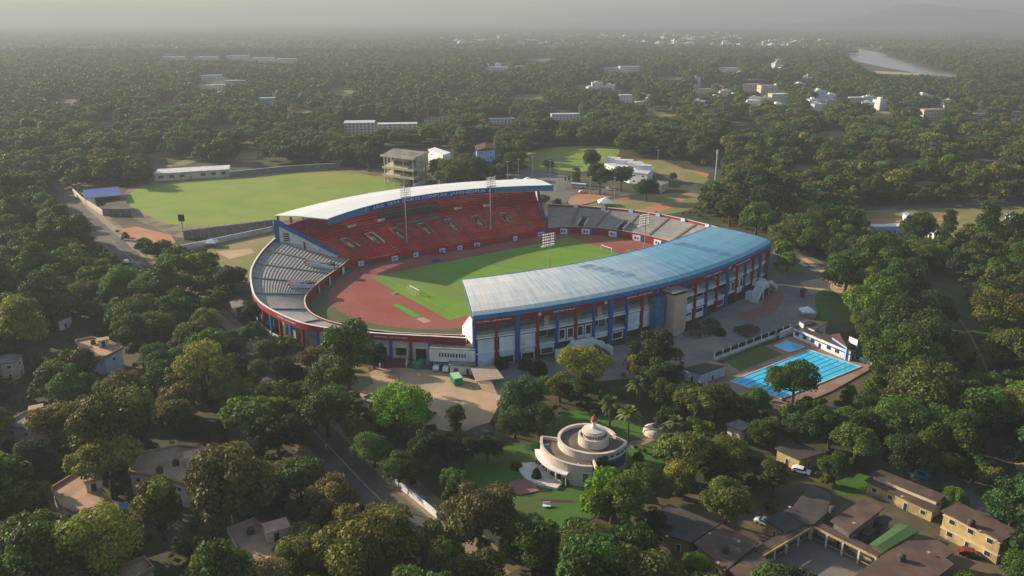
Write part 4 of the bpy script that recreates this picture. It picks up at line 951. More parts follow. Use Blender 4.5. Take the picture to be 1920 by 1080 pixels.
house('gable_block', 'white block with dark low roof, between lift box and tiled gable of the pool house', 'building', gp(5.2, (1500, 606), (1524, 600), (1554, 604), (1528, 618)), 5.2, 'white', 'darkroof', eave=.4, win=False)
house('stair_head', 'small white cube with dark top at the left end of the pool house', 'building', gp(6.2, (1498, 601), (1513, 597), (1522, 602), (1507, 606)), 6.2, 'white', 'darkroof', eave=.15, win=False)
house('tiled_hall', 'hall with a red-brown tiled gable roof edged in white beside the pool', 'building', gp(5.5, (1556, 628), (1590, 622), (1622, 640), (1588, 650)), 5.5, 'skyblue', 'tileroof', eave=.6, rise=2.6, sp=3.5)
th = thing('sign_board', 'blank white billboard panel standing on the tiled hall roof', 'sign', (*G(1600, 640, 7), 0)); q = G(1592, 636, 7); r = G(1608, 643, 7)
m = MB(); m.beam((*q, 7.0), (*r, 7.0), .12, 2.0); part('panel', m, M['white'], th)
for p in (q, r): m = MB(); m.tube((*p, 5.2), (*p, 6.1), .08); part('post', m, M['metal'], th)
# parasol / tent on the forecourt
def tent(x, y, w, h, label, m_='white', group='small white tents'):
    p = G(x, y); th = thing('canopy_tent', label, 'tent', p, group=group); m = MB(); a = [(p[0] + sx * w / 2, p[1] + sy * w / 2, h) for sx, sy in ((-1, -1), (1, -1), (1, 1), (-1, 1))]
    top = (p[0], p[1], h + w * .32); lo = [(x_, y_, h - .35) for x_, y_, _ in a]
    m.add(a + [top] + lo, [(0, 1, 4), (1, 2, 4), (2, 3, 4), (3, 0, 4), (5, 6, 1, 0), (6, 7, 2, 1), (7, 8, 3, 2), (8, 5, 0, 3)]); part('canopy', m, M[m_], th)
    for x_, y_, _ in a: m = MB(); m.tube((x_ * .98 + p[0] * .02, y_ * .98 + p[1] * .02, 0), (x_ * .98 + p[0] * .02, y_ * .98 + p[1] * .02, h), .06); part('leg', m, M['metal'], th)
tent(1512, 594, 5, 2.6, 'white pointed canopy tent at the right edge of the forecourt', group=None)
tent(990, 345, 6, 3, 'white pointed tent behind the roof of the red grandstand, right one of the pair'); tent(968, 347, 6, 3, 'white pointed tent behind the roof of the red grandstand, left one of the pair')
tent(398, 462, 5.5, 2.4, 'single white tent by the grey compound wall left of the stadium', group=None)
tent(1135, 385, 9, 2.2, 'wide white canopy on the grass behind the right terrace', group=None)
# planting beds on the forecourt
for pix, lb in ((((1280, 620), (1330, 600), (1352, 612), (1340, 628), (1300, 636)), 'dark red and green planted bed before the lift tower'), (((1375, 620), (1405, 612), (1425, 622), (1400, 634)), 'dark planted bed below the right entrance stairs')):
    pl_ = crom([G(*p) for p in pix], 4, True); m = MB(); m.prism(pl_, 0, .5); th = thing('flower_bed', lb, 'flower bed', cen(pl_)); part('edging', m, M['dconcrete'], th)
    m = MB(); r = random.Random(len(pl_) + pix[0][0]); c = cen(pl_)
    for k in range(260):
        a, q = r.random(), r.choice(pl_); x, y = lerp(c, q, math.sqrt(a) * .95); s = r.uniform(.25, .6); z = .5 + r.random() * .5
        m.add([(x - s, y - s * r.random(), z), (x + s, y - s, z + r.uniform(-.2, .4)), (x + s * r.random(), y + s, z + r.uniform(0, .5)), (x - s, y + s, z)], [(0, 1, 2, 3)])
    part('foliage', m, M['planter'], th)
# ---------------- car park structures
aa, ab = G(806, 693), G(890, 697); ad = math.dist(aa, ab); ax, ay = (ab[0] - aa[0]) / ad, (ab[1] - aa[1]) / ad
ap = [aa, ab, (ab[0] - ay * 5, ab[1] + ax * 5), (aa[0] - ay * 5, aa[1] + ax * 5)]
an = house('annex', 'white overhanging annex with a row of small dark slots beside the near grandstand', 'building', ap, 7.4, 'white', 'greyroof', eave=0, thick=.25, win=False, z0=2.9)
for k in range(10): part('slot_window', edgebox(aa, ab, ad * .22 + k * ad * .062, .45, 4.6, 5.9, -.02, .06), M['dark'], an)
for q in inset(ap, .4): m = MB(); m.obox(q[0], q[1], .1, .4, .4, 0, 2.9); part('post', m, M['red'], an)
house('guard_house', 'small white hut with a grey roof below the corner of the near grandstand', 'hut', gp(3.4, (843, 668), (888, 668), (892, 686), (841, 684)), 3.4, 'white', 'greyroof', eave=.4, sp=3.5, ww=1.4, frame='skyblue')
cp = gp(3.0, (882, 688), (927, 685), (945, 709), (893, 715)); th = thing('carport', 'open tan flat-roofed carport beside the white hut', 'carport', cen(cp)); m = MB(); m.prism(cp, 2.75, 3.0); part('roof', m, M['tanker'], th)
for p in inset(cp, .5): m = MB(); m.tube((*p, 0), (*p, 2.75), .12); part('post', m, M['metal'], th)
def gbox(name, label, x, y, a, lx, ly, h, m_, lid=True, cat='container', group=None):
    p = G(x, y); th = thing(name, label, cat, p, group=group); m = MB(); m.obox(p[0], p[1], a, lx, ly, .15, h); part('body', m, M[m_], th)
    if lid: m = MB(); m.obox(p[0], p[1], a, lx * 1.03, ly * 1.03, h, h + .18); part('lid', m, M['ltgreen'], th)
    c, n = math.cos(a), math.sin(a)
    m = MB()
    for k in range(5): f = (k / 4 - .5) * lx * .9; m.obox(p[0] + c * f + n * (ly / 2 + .04), p[1] + n * f - c * (ly / 2 + .04), a, .1, .1, .2, h - .1)
    part('ribs', m, M[m_], th)
    m = MB(); m.obox(p[0], p[1], a, lx * .9, ly * .8, 0, .15); part('skid', m, M['rubber'], th)
gbox('container', 'green container with pale lid standing alone on the sandy car park', 856, 718, -1.2, 4.4, 2.6, 2.4, 'green')
gbox('container', 'green container with pale lid under the curved rim left of the big tree', 593, 672, .5, 4.6, 3, 2.2, 'green')
gbox('container', 'long dark green container between ramp and annex', 789, 685, 1.2, 7, 2.2, 1.8, 'green', False)
gbox('container', 'small green container on dry grass behind the left terrace', 497, 484, .1, 4, 2.6, 2.2, 'green', False)
# red ramp up to the ring
th = thing('ramp', 'red ramp with white side walls climbing to the stadium ring', 'ramp', G(740, 675))
a, b = G(712, 690), G(762, 690); c, d = G(768, 660), G(727, 660)
m = MB(); m.prism([a, b, c, d], 0, [.1, .1, 3.4, 3.4] if ccw([a, b, c, d])[0] == a else [3.4, 3.4, .1, .1]); part('slope', m, M['ramp'], th)
for p, q in ((a, d), (b, c)): m = MB(); m.beam((*p, .7), (*q, 4.1), .35, 1.3); part('side_wall', m, M['white'], th)
# shed in front of the bright tree
house('shed', 'long low shed with flat tan roof beside the car park entrance', 'shed', gp(3, (678, 748), (722, 738), (742, 736), (742, 745), (705, 757)), 3, 'dconcrete', 'tanker', eave=.3, sp=4)
# brown-roofed bulky heap
p = G(549, 655); m = MB(); r = random.Random(4); prof = [(.01, 2.3), (1.2, 2.1), (2.4, 1.4), (3.3, .5), (3.6, 0)][::-1]; m.lathe(p, prof, 18); m.v = [(x + r.uniform(-.25, .25), y + r.uniform(-.25, .25), max(0, z + r.uniform(-.2, .2))) for x, y, z in m.v]; solo('brick_heap', m, mat('brick_rubble', (.36, .17, .1), (.25, .12, .08), 1.5), 'heap of red-brown brick rubble under the curved red rim', 'heap', p)

# ---------------- brown-roofed school, lower right
def g2(x, y): return (1180 + x / 2.595, 780 + y / 2.595)
def gz2(h, *pts): return gp(h, *[g2(*p) for p in pts])
house('school_wing', 'long dark brown-roofed school wing at the left of the courtyard', 'school building', gz2(4, (85, 548), (190, 425), (440, 525), (300, 615)), 4, 'shadeyellow', 'darkroof', eave=.8, sp=3.2)
house('school_wing', 'brown-roofed school wing between the dark wing and the courtyard', 'school building', gz2(4.3, (312, 612), (450, 522), (630, 612), (475, 742)), 4.1, 'shadeyellow', 'brownroof', eave=.7, sp=3.5)
house('school_wing', 'brown-roofed school wing at the bottom edge, left of the courtyard', 'school building', gz2(4, (485, 748), (600, 668), (660, 690), (830, 790), (720, 850), (560, 830)), 4, 'shadeyellow', 'brownroof', eave=.7, sp=3.5)
house('school_wing', 'dark flat-roofed school wing along the top of the courtyard', 'school building', gz2(3.8, (770, 470), (880, 335), (985, 380), (960, 470), (900, 525), (860, 530)), 3.8, 'shadeyellow', 'darkroof', eave=.6, sp=4)
house('school_wing', 'short yellow-walled block with dark roof beside the parked white car', 'school building', gz2(3.6, (655, 500), (770, 450), (880, 520), (760, 570)), 3.6, 'shadeyellow', 'darkroof', eave=.4, sp=3)
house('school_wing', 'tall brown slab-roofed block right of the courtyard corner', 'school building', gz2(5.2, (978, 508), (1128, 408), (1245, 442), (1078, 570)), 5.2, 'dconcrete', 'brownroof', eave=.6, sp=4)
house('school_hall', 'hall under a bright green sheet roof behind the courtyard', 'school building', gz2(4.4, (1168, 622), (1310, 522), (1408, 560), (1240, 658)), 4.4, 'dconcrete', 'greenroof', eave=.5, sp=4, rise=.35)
house('school_wing', 'largest brown-roofed block at the bottom right of the courtyard', 'school building', gz2(4.6, (1085, 785), (1245, 665), (1355, 606), (1505, 602), (1582, 662), (1540, 690), (1580, 720), (1480, 800), (1300, 860)), 4.6, 'shadeyellow', 'brownroof', eave=.7, sp=4)
for (x, y) in ((1160, 560), (1235, 505)): house('shelter', 'small brown-roofed shelter in the yard, %s one' % ('nearer the courtyard' if x < 1200 else 'nearer the yellow barracks'), 'shelter', gz2(3, (x - 45, y), (x, y - 28), (x + 45, y - 8), (x, y + 25)), 3, 'dconcrete', 'brownroof', eave=.4, win=False)
def verandah(label, A, B, w, h):
    a, b = G(*g2(*A), h), G(*g2(*B), h); th = thing('verandah', label, 'verandah', a); d = math.dist(a, b); tx, ty = (b[0] - a[0]) / d, (b[1] - a[1]) / d; nx, ny = -ty, tx
    m = MB(); m.prism([a, b, (b[0] + nx * w, b[1] + ny * w), (a[0] + nx * w, a[1] + ny * w)], h - .25, h); part('roof', m, M['brownroof'], th)
    m = MB(); m.beam((a[0], a[1], h - .2), (b[0], b[1], h - .2), .2, .5); part('edge_beam', m, M['yellow'], th)
    n = int(d / 3.4)
    for k in range(n + 1): p = lerp(a, b, k / n); m = MB(); m.obox(p[0] + nx * .3, p[1] + ny * .3, math.atan2(ty, tx), .35, .35, 0, h - .3); part('post', m, M['offwhite'], th)
    m = MB(); m.beam((a[0] + nx * .3, a[1] + ny * .3, 1.), (b[0] + nx * .3, b[1] + ny * .3, 1.), .08, .12); part('rail', m, M['yellow'], th)
    m = MB(); m.beam((a[0] + nx * w, a[1] + ny * w, h / 2 - .2), (b[0] + nx * w, b[1] + ny * w, h / 2 - .2), .25, h - .5); part('back_wall', m, M['cream'], th)
verandah('covered walk with yellow edge beam on the left side of the courtyard', (655, 678), (888, 538), 2.6, 3.4)
verandah('covered walk with yellow edge beam and posts along the top right of the courtyard', (1205, 688), (893, 536), -2.6, 3.4)
house('barracks', 'long low yellow block with stepped brown roof beside the school', 'barracks', gp(3.4, (1621, 900), (1634, 893), (1762, 944), (1752, 959)), 3.4, 'yellow', 'brownroof', eave=.5, sp=3.2, ww=1.3)
br = [o for o in COL.objects if o.name.startswith('barracks')][0]
m = MB(); m.prism(gp(4.6, (1638, 890), (1652, 884), (1768, 930), (1756, 938)), 0, 4.6); part('rear_block', m, M['cream'], br); m = MB(); m.prism(inset(gp(4.6, (1638, 890), (1652, 884), (1768, 930), (1756, 938)), -.5), 4.62, 4.8); part('rear_roof', m, M['brownroof'], br)
house('yellow_block', 'two-storey yellow block with a brown flat roof at the right edge', 'building', gp(6.4, (1764, 957), (1797, 941), (1912, 996), (1880, 1014)), 6.4, 'yellow', 'brownroof', storeys=2, eave=.5, sp=3.4, ww=1.4, band='cream')
house('store', 'yellow low store with dark roof among trees near the parked car', 'building', gp(3.6, (1452, 840), (1490, 826), (1545, 848), (1500, 862)), 3.6, 'yellow', 'darkroof', eave=.5, sp=4)
house('store', 'pale grey roof half hidden by trees behind the fountain', 'building', gp(4, (1360, 795), (1385, 786), (1415, 797), (1390, 808)), 4, 'cream', 'greyroof', eave=.4, sp=4)
# ---------------- houses in the trees, lower left
def g3(x, y): return (x / 3, 800 + y / 3)
house('villa', 'flat tan-roofed house with blue tarpaulins beside it, lower left', 'house', gp(6, *[g3(*p) for p in ((285, 352), (430, 262), (545, 290), (560, 355), (640, 432), (420, 492), (340, 450))]), 6, 'cream', 'tanroof', storeys=2, eave=.3, parapet='tanroof')
house('villa', 'wide flat red-brown roofed house beside dirt yard, lower left', 'house', gp(6, *[g3(*p) for p in ((720, 260), (800, 150), (1000, 110), (1250, 132), (1200, 230), (1040, 335), (900, 290))]), 6, 'pinkcream', 'tanroof', storeys=2, eave=.3, parapet='tanroof')
house('villa', 'tan-roofed two-storey house with stepped parapets at the bottom left', 'house', gp(7, *[g3(*p) for p in ((1275, 582), (1430, 522), (1475, 560), (1560, 542), (1680, 662), (1450, 800), (1360, 760))]), 7, 'cream', 'tanroof', storeys=2, eave=.3, parapet='tanroof')
house('villa', 'small pinkish flat roof cut by the bottom edge, lower left', 'house', gp(6, *[g3(*p) for p in ((605, 815), (815, 738), (870, 800), (700, 900))]), 6, 'cream', 'tanroof', storeys=2, eave=.3, parapet='tanroof')
house('villa', 'white-walled house with a tan stepped roof among trees at the left', 'house', gp(7, (141, 640), (172, 634), (205, 640), (231, 653), (196, 672), (158, 668)), 7, 'bluewhite', 'tanroof', storeys=2, eave=.4, parapet='tanroof', sp=4)
house('villa', 'grey flat-roofed house half hidden at the left edge', 'house', gp(6, (5, 800), (45, 775), (95, 762), (106, 782), (60, 806)), 6, 'cream', 'greyroof', storeys=2, eave=.3, parapet='greyroof')
house('villa', 'pale flat roof peeping out of trees at the far left edge', 'house', gp(6, (-20, 672), (15, 663), (42, 665), (30, 678), (0, 682)), 6, 'cream', 'greyroof', storeys=2, eave=.3)
house('villa', 'small lilac-grey roof between trees just left of the stadium rim', 'house', gp(4, (430, 566), (452, 558), (462, 572), (440, 578)), 4, 'cream', 'greyroof', eave=.3)
house('villa', 'small dark house with white wall piece beside the avenue, left', 'house', gp(4, (95, 590), (120, 583), (135, 592), (108, 602)), 4, 'white', 'greyroof', eave=.3)
for pix, lb in (((g3(415, 520), g3(560, 470), g3(640, 455), g3(600, 535), g3(450, 560)), 'large blue tarpaulin roof in front of the flat tan-roofed house'), ((g3(640, 440), g3(715, 420), g3(740, 455), g3(660, 480)), 'smaller faded blue tarpaulin roof right of the large one')):
    pl_ = gp(2.6, *pix); th = thing('tarpaulin', lb, 'tarpaulin', cen(pl_)); m = MB(); r = random.Random(3); m.prism(pl_, [2.5] * len(pl_), [2.6 + r.uniform(-.1, .3) for _ in pl_]); part('sheet', m, M['tarpl'], th)
    for p in inset(pl_, .3): m = MB(); m.tube((*p, 0), (*p, 2.5), .06); part('pole', m, M['bark'], th)
pwall('boundary_wall', 'white boundary wall along the right pavement of the lower avenue', [(735, 905), (752, 917), (785, 943), (820, 972)], 1.6, .3, 'white')
r = random.Random(9)
for (x, y, z, lb) in ((185, 905, 6, 'black water tank on the flat roof above the blue tarpaulins'), (330, 872, 6, 'black water tank on the wide red-brown roof, nearer the avenue'), (300, 886, 6, 'black water tank on the wide red-brown roof, left one'), (470, 1000, 7, 'black water tank on the stepped tan roof at the bottom left'), (1360, 1035, 4.1, 'black water tank on the brown school roof left of the courtyard'), (1560, 960, 5.2, 'black water tank on the slab roof right of the courtyard corner'), (1820, 985, 6.4, 'black water tank on the two-storey yellow block'), (175, 645, 7, 'black water tank on the white-walled house'), (1690, 1050, 4.6, 'black water tank on the largest brown school roof')):
    q = G(x, y, z); tank(q[0], q[1], z, .75, 1.5, lb)
for (x, y, z, sx, sy, h, lb) in ((178, 915, 6, 3.2, 2.6, 2.3, 'tan stair head on the flat roof above the blue tarpaulins'), (365, 868, 6, 4, 3, 2.4, 'red-brown stair head on the wide roof, lower left'), (520, 1005, 7, 4.4, 3.4, 2.4, 'tan stair head on the stepped roof at the bottom left'), (195, 648, 7, 3, 2.4, 2.2, 'tan stair head on the white-walled house at the left'), (70, 778, 6, 3, 2.4, 2.2, 'grey stair head on the half hidden house at the left edge')):
    q = G(x, y, z); th = thing('stair_head', lb, 'stair head', (*q, z)); m = MB(); m.obox(q[0], q[1], .5, sx, sy, z, z + h); part('wall', m, M['cream'], th); m = MB(); m.obox(q[0], q[1], .5, sx + .5, sy + .5, z + h, z + h + .2); part('roof', m, M['tanroof'], th)
    d_ = edgebox((q[0] - sx / 2 * .88 + sy / 2 * .48, q[1] - sx / 2 * .48 - sy / 2 * .88), (q[0] + sx / 2 * .88 + sy / 2 * .48, q[1] + sx / 2 * .48 - sy / 2 * .88), sx * .3, 1., z + .05, z + 1.9, -.05, .06); part('door', d_, M['dark'], th)
for k in range(9):
    x, y = ((1250, 1010), (1330, 1005), (1345, 1060), (1385, 1020), (1600, 985), (1480, 955), (1740, 1040), (1690, 935), (1835, 1000))[k]; z = (4, 4.1, 4, 4.1, 5.2, 3.8, 4.6, 4.8, 6.4)[k]; q = G(x, y, z); m = MB(); m.lathe(q, [(.01, z + .5), (.2, z + .53), (.36, z + .66), (.33, z + .69), (.01, z + .56)], 12); m.tube((*q, z), (*q, z + .55), .05)
    solo('satellite_dish', m, M['metal'], 'small white satellite dish on the %s' % ('dark school roof at the left', 'dark-brown roof joint left of the courtyard', 'bottom school roof left of the courtyard', 'brown roof edge left of the courtyard', 'slab roof by the courtyard corner', 'dark roof along the top of the courtyard', 'largest brown roof', 'rear roof of the yellow barracks', 'roof of the two-storey block')[k], 'satellite dish', (*q, z))
# ---------------- round the practice field
pwall('compound_wall', 'long grey painted compound wall left of the red grandstand', [(300, 478), (380, 462), (440, 449), (512, 434)], 2.6, .35, 'offwhite')
pwall('compound_wall', 'dark boundary wall at the far side of the practice field', [(432, 333), (540, 322), (640, 316)], 4.2, .4, 'dconcrete')
th = thing('viewing_bank', 'low grey concrete viewing bank at the near edge of the practice field', 'terrace', G(430, 440)); a, b = G(345, 449), G(512, 428); d = math.dist(a, b); tx, ty = (b[0] - a[0]) / d, (b[1] - a[1]) / d; nx, ny = -ty, tx
m = MB()
for k in range(5): m.prism([(a[0] + nx * k * 1.2, a[1] + ny * k * 1.2), (b[0] + nx * k * 1.2, b[1] + ny * k * 1.2), (b[0] + nx * 6.2, b[1] + ny * 6.2), (a[0] + nx * 6.2, a[1] + ny * 6.2)], [0.01 + k, ] * 4, [k + 1.] * 4) if False else m.beam((a[0] + nx * (k * 1.2 + .6), a[1] + ny * (k * 1.2 + .6), (5 - k) * .45), (b[0] + nx * (k * 1.2 + .6), b[1] + ny * (k * 1.2 + .6), (5 - k) * .45), 1.2, (5 - k) * .9)
part('steps', m, M['dconcrete'], th)
for k in range(12): p = lerp(a, b, k / 11); m = MB(); m.obox(p[0] - nx * .2, p[1] - ny * .2, math.atan2(ty, tx), .4, .3, 0, 5.2); part('pier', m, M['concrete'], th)
p = G(343, 432); th = thing('scoreboard', 'small dark scoreboard on a post at the near corner of the practice field', 'scoreboard', p); m = MB(); m.box(p[0] - 1.6, p[0] + 1.6, p[1] - .2, p[1] + .2, 5, 8.6); part('board', m, M['dark'], th); m = MB(); m.tube((*p, 0), (*p, 5), .3); part('post', m, M['metal'], th)
house('field_pavilion', 'long low pavilion with white roof at the far left of the practice field', 'pavilion', gp(5.5, (288, 326), (296, 317), (432, 309), (430, 317)), 5.5, 'cream', 'offwhite', eave=.8, sp=6, ww=3.4, wh=2.2)
house('club_house', 'low brown tiled building behind the white-roofed pavilion', 'building', gp(5, (318, 317), (322, 311), (378, 308), (376, 313)), 5, 'cream', 'tileroof', eave=.5, sp=6)
tp = gp(4, (158, 372), (155, 356), (222, 350), (228, 366)); th = thing('marquee', 'deep blue flat canopy at the left end of the practice field', 'canopy', cen(tp)); m = MB(); m.prism(tp, 3.7, 4.0); part('roof', m, M['tarp'], th)
for p in inset(tp, .6): m = MB(); m.tube((*p, 0), (*p, 3.7), .15); part('post', m, M['metal'], th)
pwall('roadside_wall', 'pale wall and gate piece by the avenue near the blue canopy', [(138, 362), (152, 376), (176, 392), (194, 404)], 2.6, .6, 'cream')
house('gate_house', 'small grey building between blue canopy and practice field', 'building', gp(4, (190, 392), (200, 380), (235, 376), (245, 392)), 4, 'dconcrete', 'darkroof', eave=.4)
# three-deck concrete pavilion
pv = [G(722, 345), G(775, 352), G(800, 338), G(742, 331)]; th = thing('concrete_pavilion', 'tall open concrete pavilion with three cream balcony decks beside the practice field', 'pavilion', cen(pv))
pv = ccw(pv)
for z, e in ((6.2, 1.), (11.5, 1.2), (19.5, 1.8)): m = MB(); m.prism(inset(pv, -e), z - .6, z); sl_ = part('deck', m, M['cream'] if z < 19 else M['greyroof'], th)
for z in (6.2, 11.5, 19.5):
    e = inset(pv, -1.2 if z < 19 else -1.9)
    for i in range(4):
        a, b = e[i], e[(i + 1) % 4]
        if facing(a, b): m = MB(); m.beam((*a, z + .1), (*b, z + .1), .35, 1.5); part('balustrade', m, M['cream'], th)
for i in range(4):
    a, b = pv[i], pv[(i + 1) % 4]
    for f in (.02, .35, .68): p = lerp(a, b, f); m = MB(); m.obox(p[0], p[1], .4, .6, .6, 0, 19); part('column', m, M['cream'], th)
m = MB(); m.prism(inset(pv, 5.5), 0, 18.5); part('core', m, M['wallgrey'], th)
for z in (7.5, 13): m = MB(); m.prism(inset(pv, 5.3), z, z + 2.4); part('window_band', m, M['pane'], th)
a, b = G(800, 343), G(775, 356); m = MB(); m.beam((*a, 1.6), (*b, 1.6), .6, 3.2); part('stair_wall', m, M['offwhite'], th)
# hoarding-like white screen and blue-white block behind it
house('screen_block', 'white screen-like block right of the concrete pavilion', 'building', gp(14, (802, 280), (830, 291), (845, 286), (815, 276)), 14, 'white', 'white', eave=.2, storeys=3, sp=14, ww=1.8, door=False)
house('club_block', 'blue and white block with a red-brown roof beyond the white roof', 'building', gp(15, (892, 283), (930, 280), (928, 270), (890, 273)), 15, 'skyblue', 'tileroof', eave=.8, storeys=4, sp=7, rise=2)
# ---------------- behind the stadium on the right
wb = house('white_complex', 'sprawling white multi-roofed building beside the back field', 'building', gp(8, (1132, 305), (1140, 297), (1200, 303), (1226, 314), (1215, 326), (1180, 322)), 8, 'white', 'offwhite', eave=.5, storeys=2, sp=4.5, ww=1.8)
for (x, y, w, d, z) in ((1150, 303, 9, 6, 8), (1170, 307, 12, 5, 8), (1190, 312, 9, 7, 8), (1206, 317, 10, 5, 8)):
    p = G(x, y, z); m = MB(); m.obox(p[0], p[1], -.25, w, d, z, z + 2.6); part('roof_block', m, M['white'], wb); m = MB(); m.obox(p[0], p[1], -.25, w + 1, d + 1, z + 2.6, z + 2.9); part('roof_block', m, M['offwhite'], wb)
house('pump_house', 'small cream and blue house on the grass right of the white complex', 'house', gp(5, (1220, 343), (1234, 338), (1255, 341), (1240, 348)), 5, 'cream', 'greyroof', eave=.4, sp=5)
p = G(1341, 338); th = thing('mast', 'tall slim white mast rising from the wood behind the stadium', 'mast', p); m = MB(); m.tube((*p, 0), (*p, 18), .5, .32); part('pole', m, M['offwhite'], th); m = MB(); m.tube((*p, 18), (*p, 21), .6, .6); part('head', m, M['offwhite'], th)
for k, (x, y, h) in enumerate(((952, 345, 15), (972, 340, 15), (998, 338, 16), (1031, 340, 14), (1048, 358, 16), (1106, 370, 13), (1152, 372, 13), (1233, 312, 12))):
    p = G(x, y); th = thing('lamp_post', 'thin pale lamp post in the grounds behind the stadium, %s from the left' % ('first', 'second', 'third', 'fourth', 'fifth', 'sixth', 'seventh', 'eighth')[k], 'lamp post', p, group='posts behind the stadium'); m = MB(); m.tube((*p, 0), (*p, h), .22, .14, 6); part('pole', m, M['metal'], th); m = MB(); m.box(p[0] - .9, p[0] + .9, p[1] - .25, p[1] + .25, h, h + .3); part('lamp_head', m, M['offwhite'], th)
# training ground buildings at the right edge
house('training_block', 'long low blue and white shed across the right training ground', 'shed', gp(4, (1632, 425), (1632, 420), (1696, 419), (1697, 424)), 4, 'skyblue', 'white', eave=.3, sp=6)
house('training_block', 'blue-roofed white shed running away at the right training ground', 'shed', gp(4, (1722, 418), (1692, 399), (1699, 397), (1735, 416)), 4, 'white', 'skyblue', eave=.3, sp=6)
house('training_block', 'small white hut with an orange side between dark trees at right', 'hut', gp(4, (1740, 432), (1752, 426), (1764, 432), (1752, 438)), 4, 'white', 'offwhite', eave=.3, sp=6)
house('training_block', 'blue-roofed shed at the extreme right of the training ground', 'shed', gp(4, (1912, 412), (1885, 400), (1895, 398), (1925, 410)), 4, 'white', 'skyblue', eave=.3, sp=6)
house('training_block', 'white hut with red-brown base in the tree row at right', 'hut', gp(4, (1772, 442), (1782, 438), (1792, 444), (1780, 449)), 4, 'white', 'white', eave=.3, sp=6)
# turnstile gates near the drive
p = G(1505, 552); m = MB(); q = G(1557, 543)
th = thing('gate', 'light metal gate frame across the drive beyond the forecourt', 'gate', G(1556, 541))
for x in (1554, 1560, 1572, 1584): p = G(x, 541); m = MB(); m.tube((*p, 0), (*p, 2.6), .12); part('post', m, M['metal'], th)
a, b = G(1554, 541), G(1584, 541); m = MB(); m.beam((*a, 2.5), (*b, 2.5), .15, .2); part('beam', m, M['metal'], th)
house('kiosk', 'small red ticket kiosk at the right rim of the forecourt', 'kiosk', gp(3, (1500, 543), (1504, 539), (1512, 542), (1509, 547)), 3, 'red', 'darkroof', eave=.2, sp=3)
# ================================================================ vehicles and people
def car(x, y, rz, paint, label, L=4.2, Wd=1.75, group=None):
    p = G(x, y); th = thing('car', label, 'car', (0, 0, 0), group=group)
    prof = [(-L / 2, .35), (L / 2, .35), (L / 2, .75), (L * .28, .9), (L * .12, 1.42), (-L * .3, 1.45), (-L * .46, .95), (-L / 2, .9)]
    m = MB(); m.sweep([[(x_, s, z) for x_, z in prof] for s in (-Wd / 2, -Wd / 2 + .08, Wd / 2 - .08, Wd / 2)]); part('body', m, paint, th)
    m = MB()
    for s in (-1, 1): m.prism([(L * .2, s * (Wd / 2 + .01)), (-L * .38, s * (Wd / 2 + .01)), (-L * .38, s * (Wd / 2 - .03)), (L * .2, s * (Wd / 2 - .03))], .95, 1.32)
    part('side_windows', m, M['pane'], th)
    m = MB(); y_ = Wd / 2 - .15; m.add([(L * .275, -y_, .95), (L * .275, y_, .95), (L * .135, y_, 1.42), (L * .135, -y_, 1.42)], [(0, 1, 2, 3)]); m.v = [(a + .02, b, c) for a, b, c in m.v]; part('windscreen', m, M['pane'], th)
    for sx in (-.3, .3):
        for s in (-1, 1): m = MB(); m.tube((L * sx, s * (Wd / 2 - .16), .32), (L * sx, s * (Wd / 2 + .04), .32), .32, n=12); part('wheel', m, M['rubber'], th)
    for s in (-1, 1): m = MB(); m.obox(L / 2, s * Wd * .33, 0, .06, .3, .6, .75); part('headlight', m, M['lamp'], th)
    th.location = (p[0], p[1], 0.3); th.location.z = ZP[0] + .02; th.rotation_euler = (0, 0, rz); return th
car(1501, 888, -.5, M['carwhite'], 'white car parked on grass beside the yellow store', 4.4)
car(1432, 985, 2.5, M['carwhite'], 'white car parked at the short yellow-walled school block', 4.2)
car(1817, 1044, -.35, M['carred'], 'red car parked below the two-storey yellow block', 4.2)
car(819, 693, 1.5, M['carwhite'], 'white van parked under the slotted annex, left of its twin', 4.6, 1.9)
car(837, 695, 1.5, M['carwhite'], 'white van parked under the slotted annex, next to the hut', 4.6, 1.9)
car(862, 700, .2, M['cardark'], 'dark car standing in front of the white hut', 4.2)
car(190, 477, 2.2, M['carwhite'], 'white car driving along the left avenue, farther of two', 4.6, 1.9)
car(237, 494, 2.2, M['carwhite'], 'pale car on the left avenue beside a red patch, nearer of two', 4.4, 1.8)
car(86, 373, 2.4, M['carwhite'], 'pale car on the junction at the far left', 4.6, 1.9)
car(1091, 362, .3, M['carwhite'], 'tiny white car beside the bus behind the stadium', 4.2)
car(1140, 357, -.6, M['carwhite'], 'small white car on the back road right of the bus', 4.2)
car(1880, 905, -.9, M['carwhite'], 'white car on the road at the right edge', 4.2)
p = G(1085, 353); th = thing('bus', 'white bus parked by the trees behind the stadium', 'bus', (0, 0, 0)); m = MB(); m.box(-5, 5, -1.25, 1.25, .5, 3.1); part('body', m, M['carwhite'], th)
m = MB(); m.box(-4.6, 4.6, -1.29, 1.29, 1.7, 2.5); part('window_band', m, M['pane'], th)
m = MB(); m.box(5.0, 5.04, -1.1, 1.1, 1.5, 2.7); part('windscreen', m, M['pane'], th); m = MB(); m.box(-5.05, 5.05, -1.31, 1.31, 1.0, 1.2); part('stripe', m, M['red'], th)
for x in (-3, 3.2):
    for s in (-1, 1): m = MB(); m.tube((x, s * 1.0, .5), (x, s * 1.3, .5), .5, n=12); part('wheel', m, M['rubber'], th)
th.location = (*p, .15); th.rotation_euler = (0, 0, -.35)
p = G(1728, 899); th = thing('auto_rickshaw', 'teal three-wheeler parked on the tar road behind the barracks', 'auto rickshaw', (0, 0, 0))
prof = [(-1.3, .35), (1.0, .35), (1.3, .8), (1.0, 1.1), (.75, 1.75), (-1.15, 1.8), (-1.35, .9)]
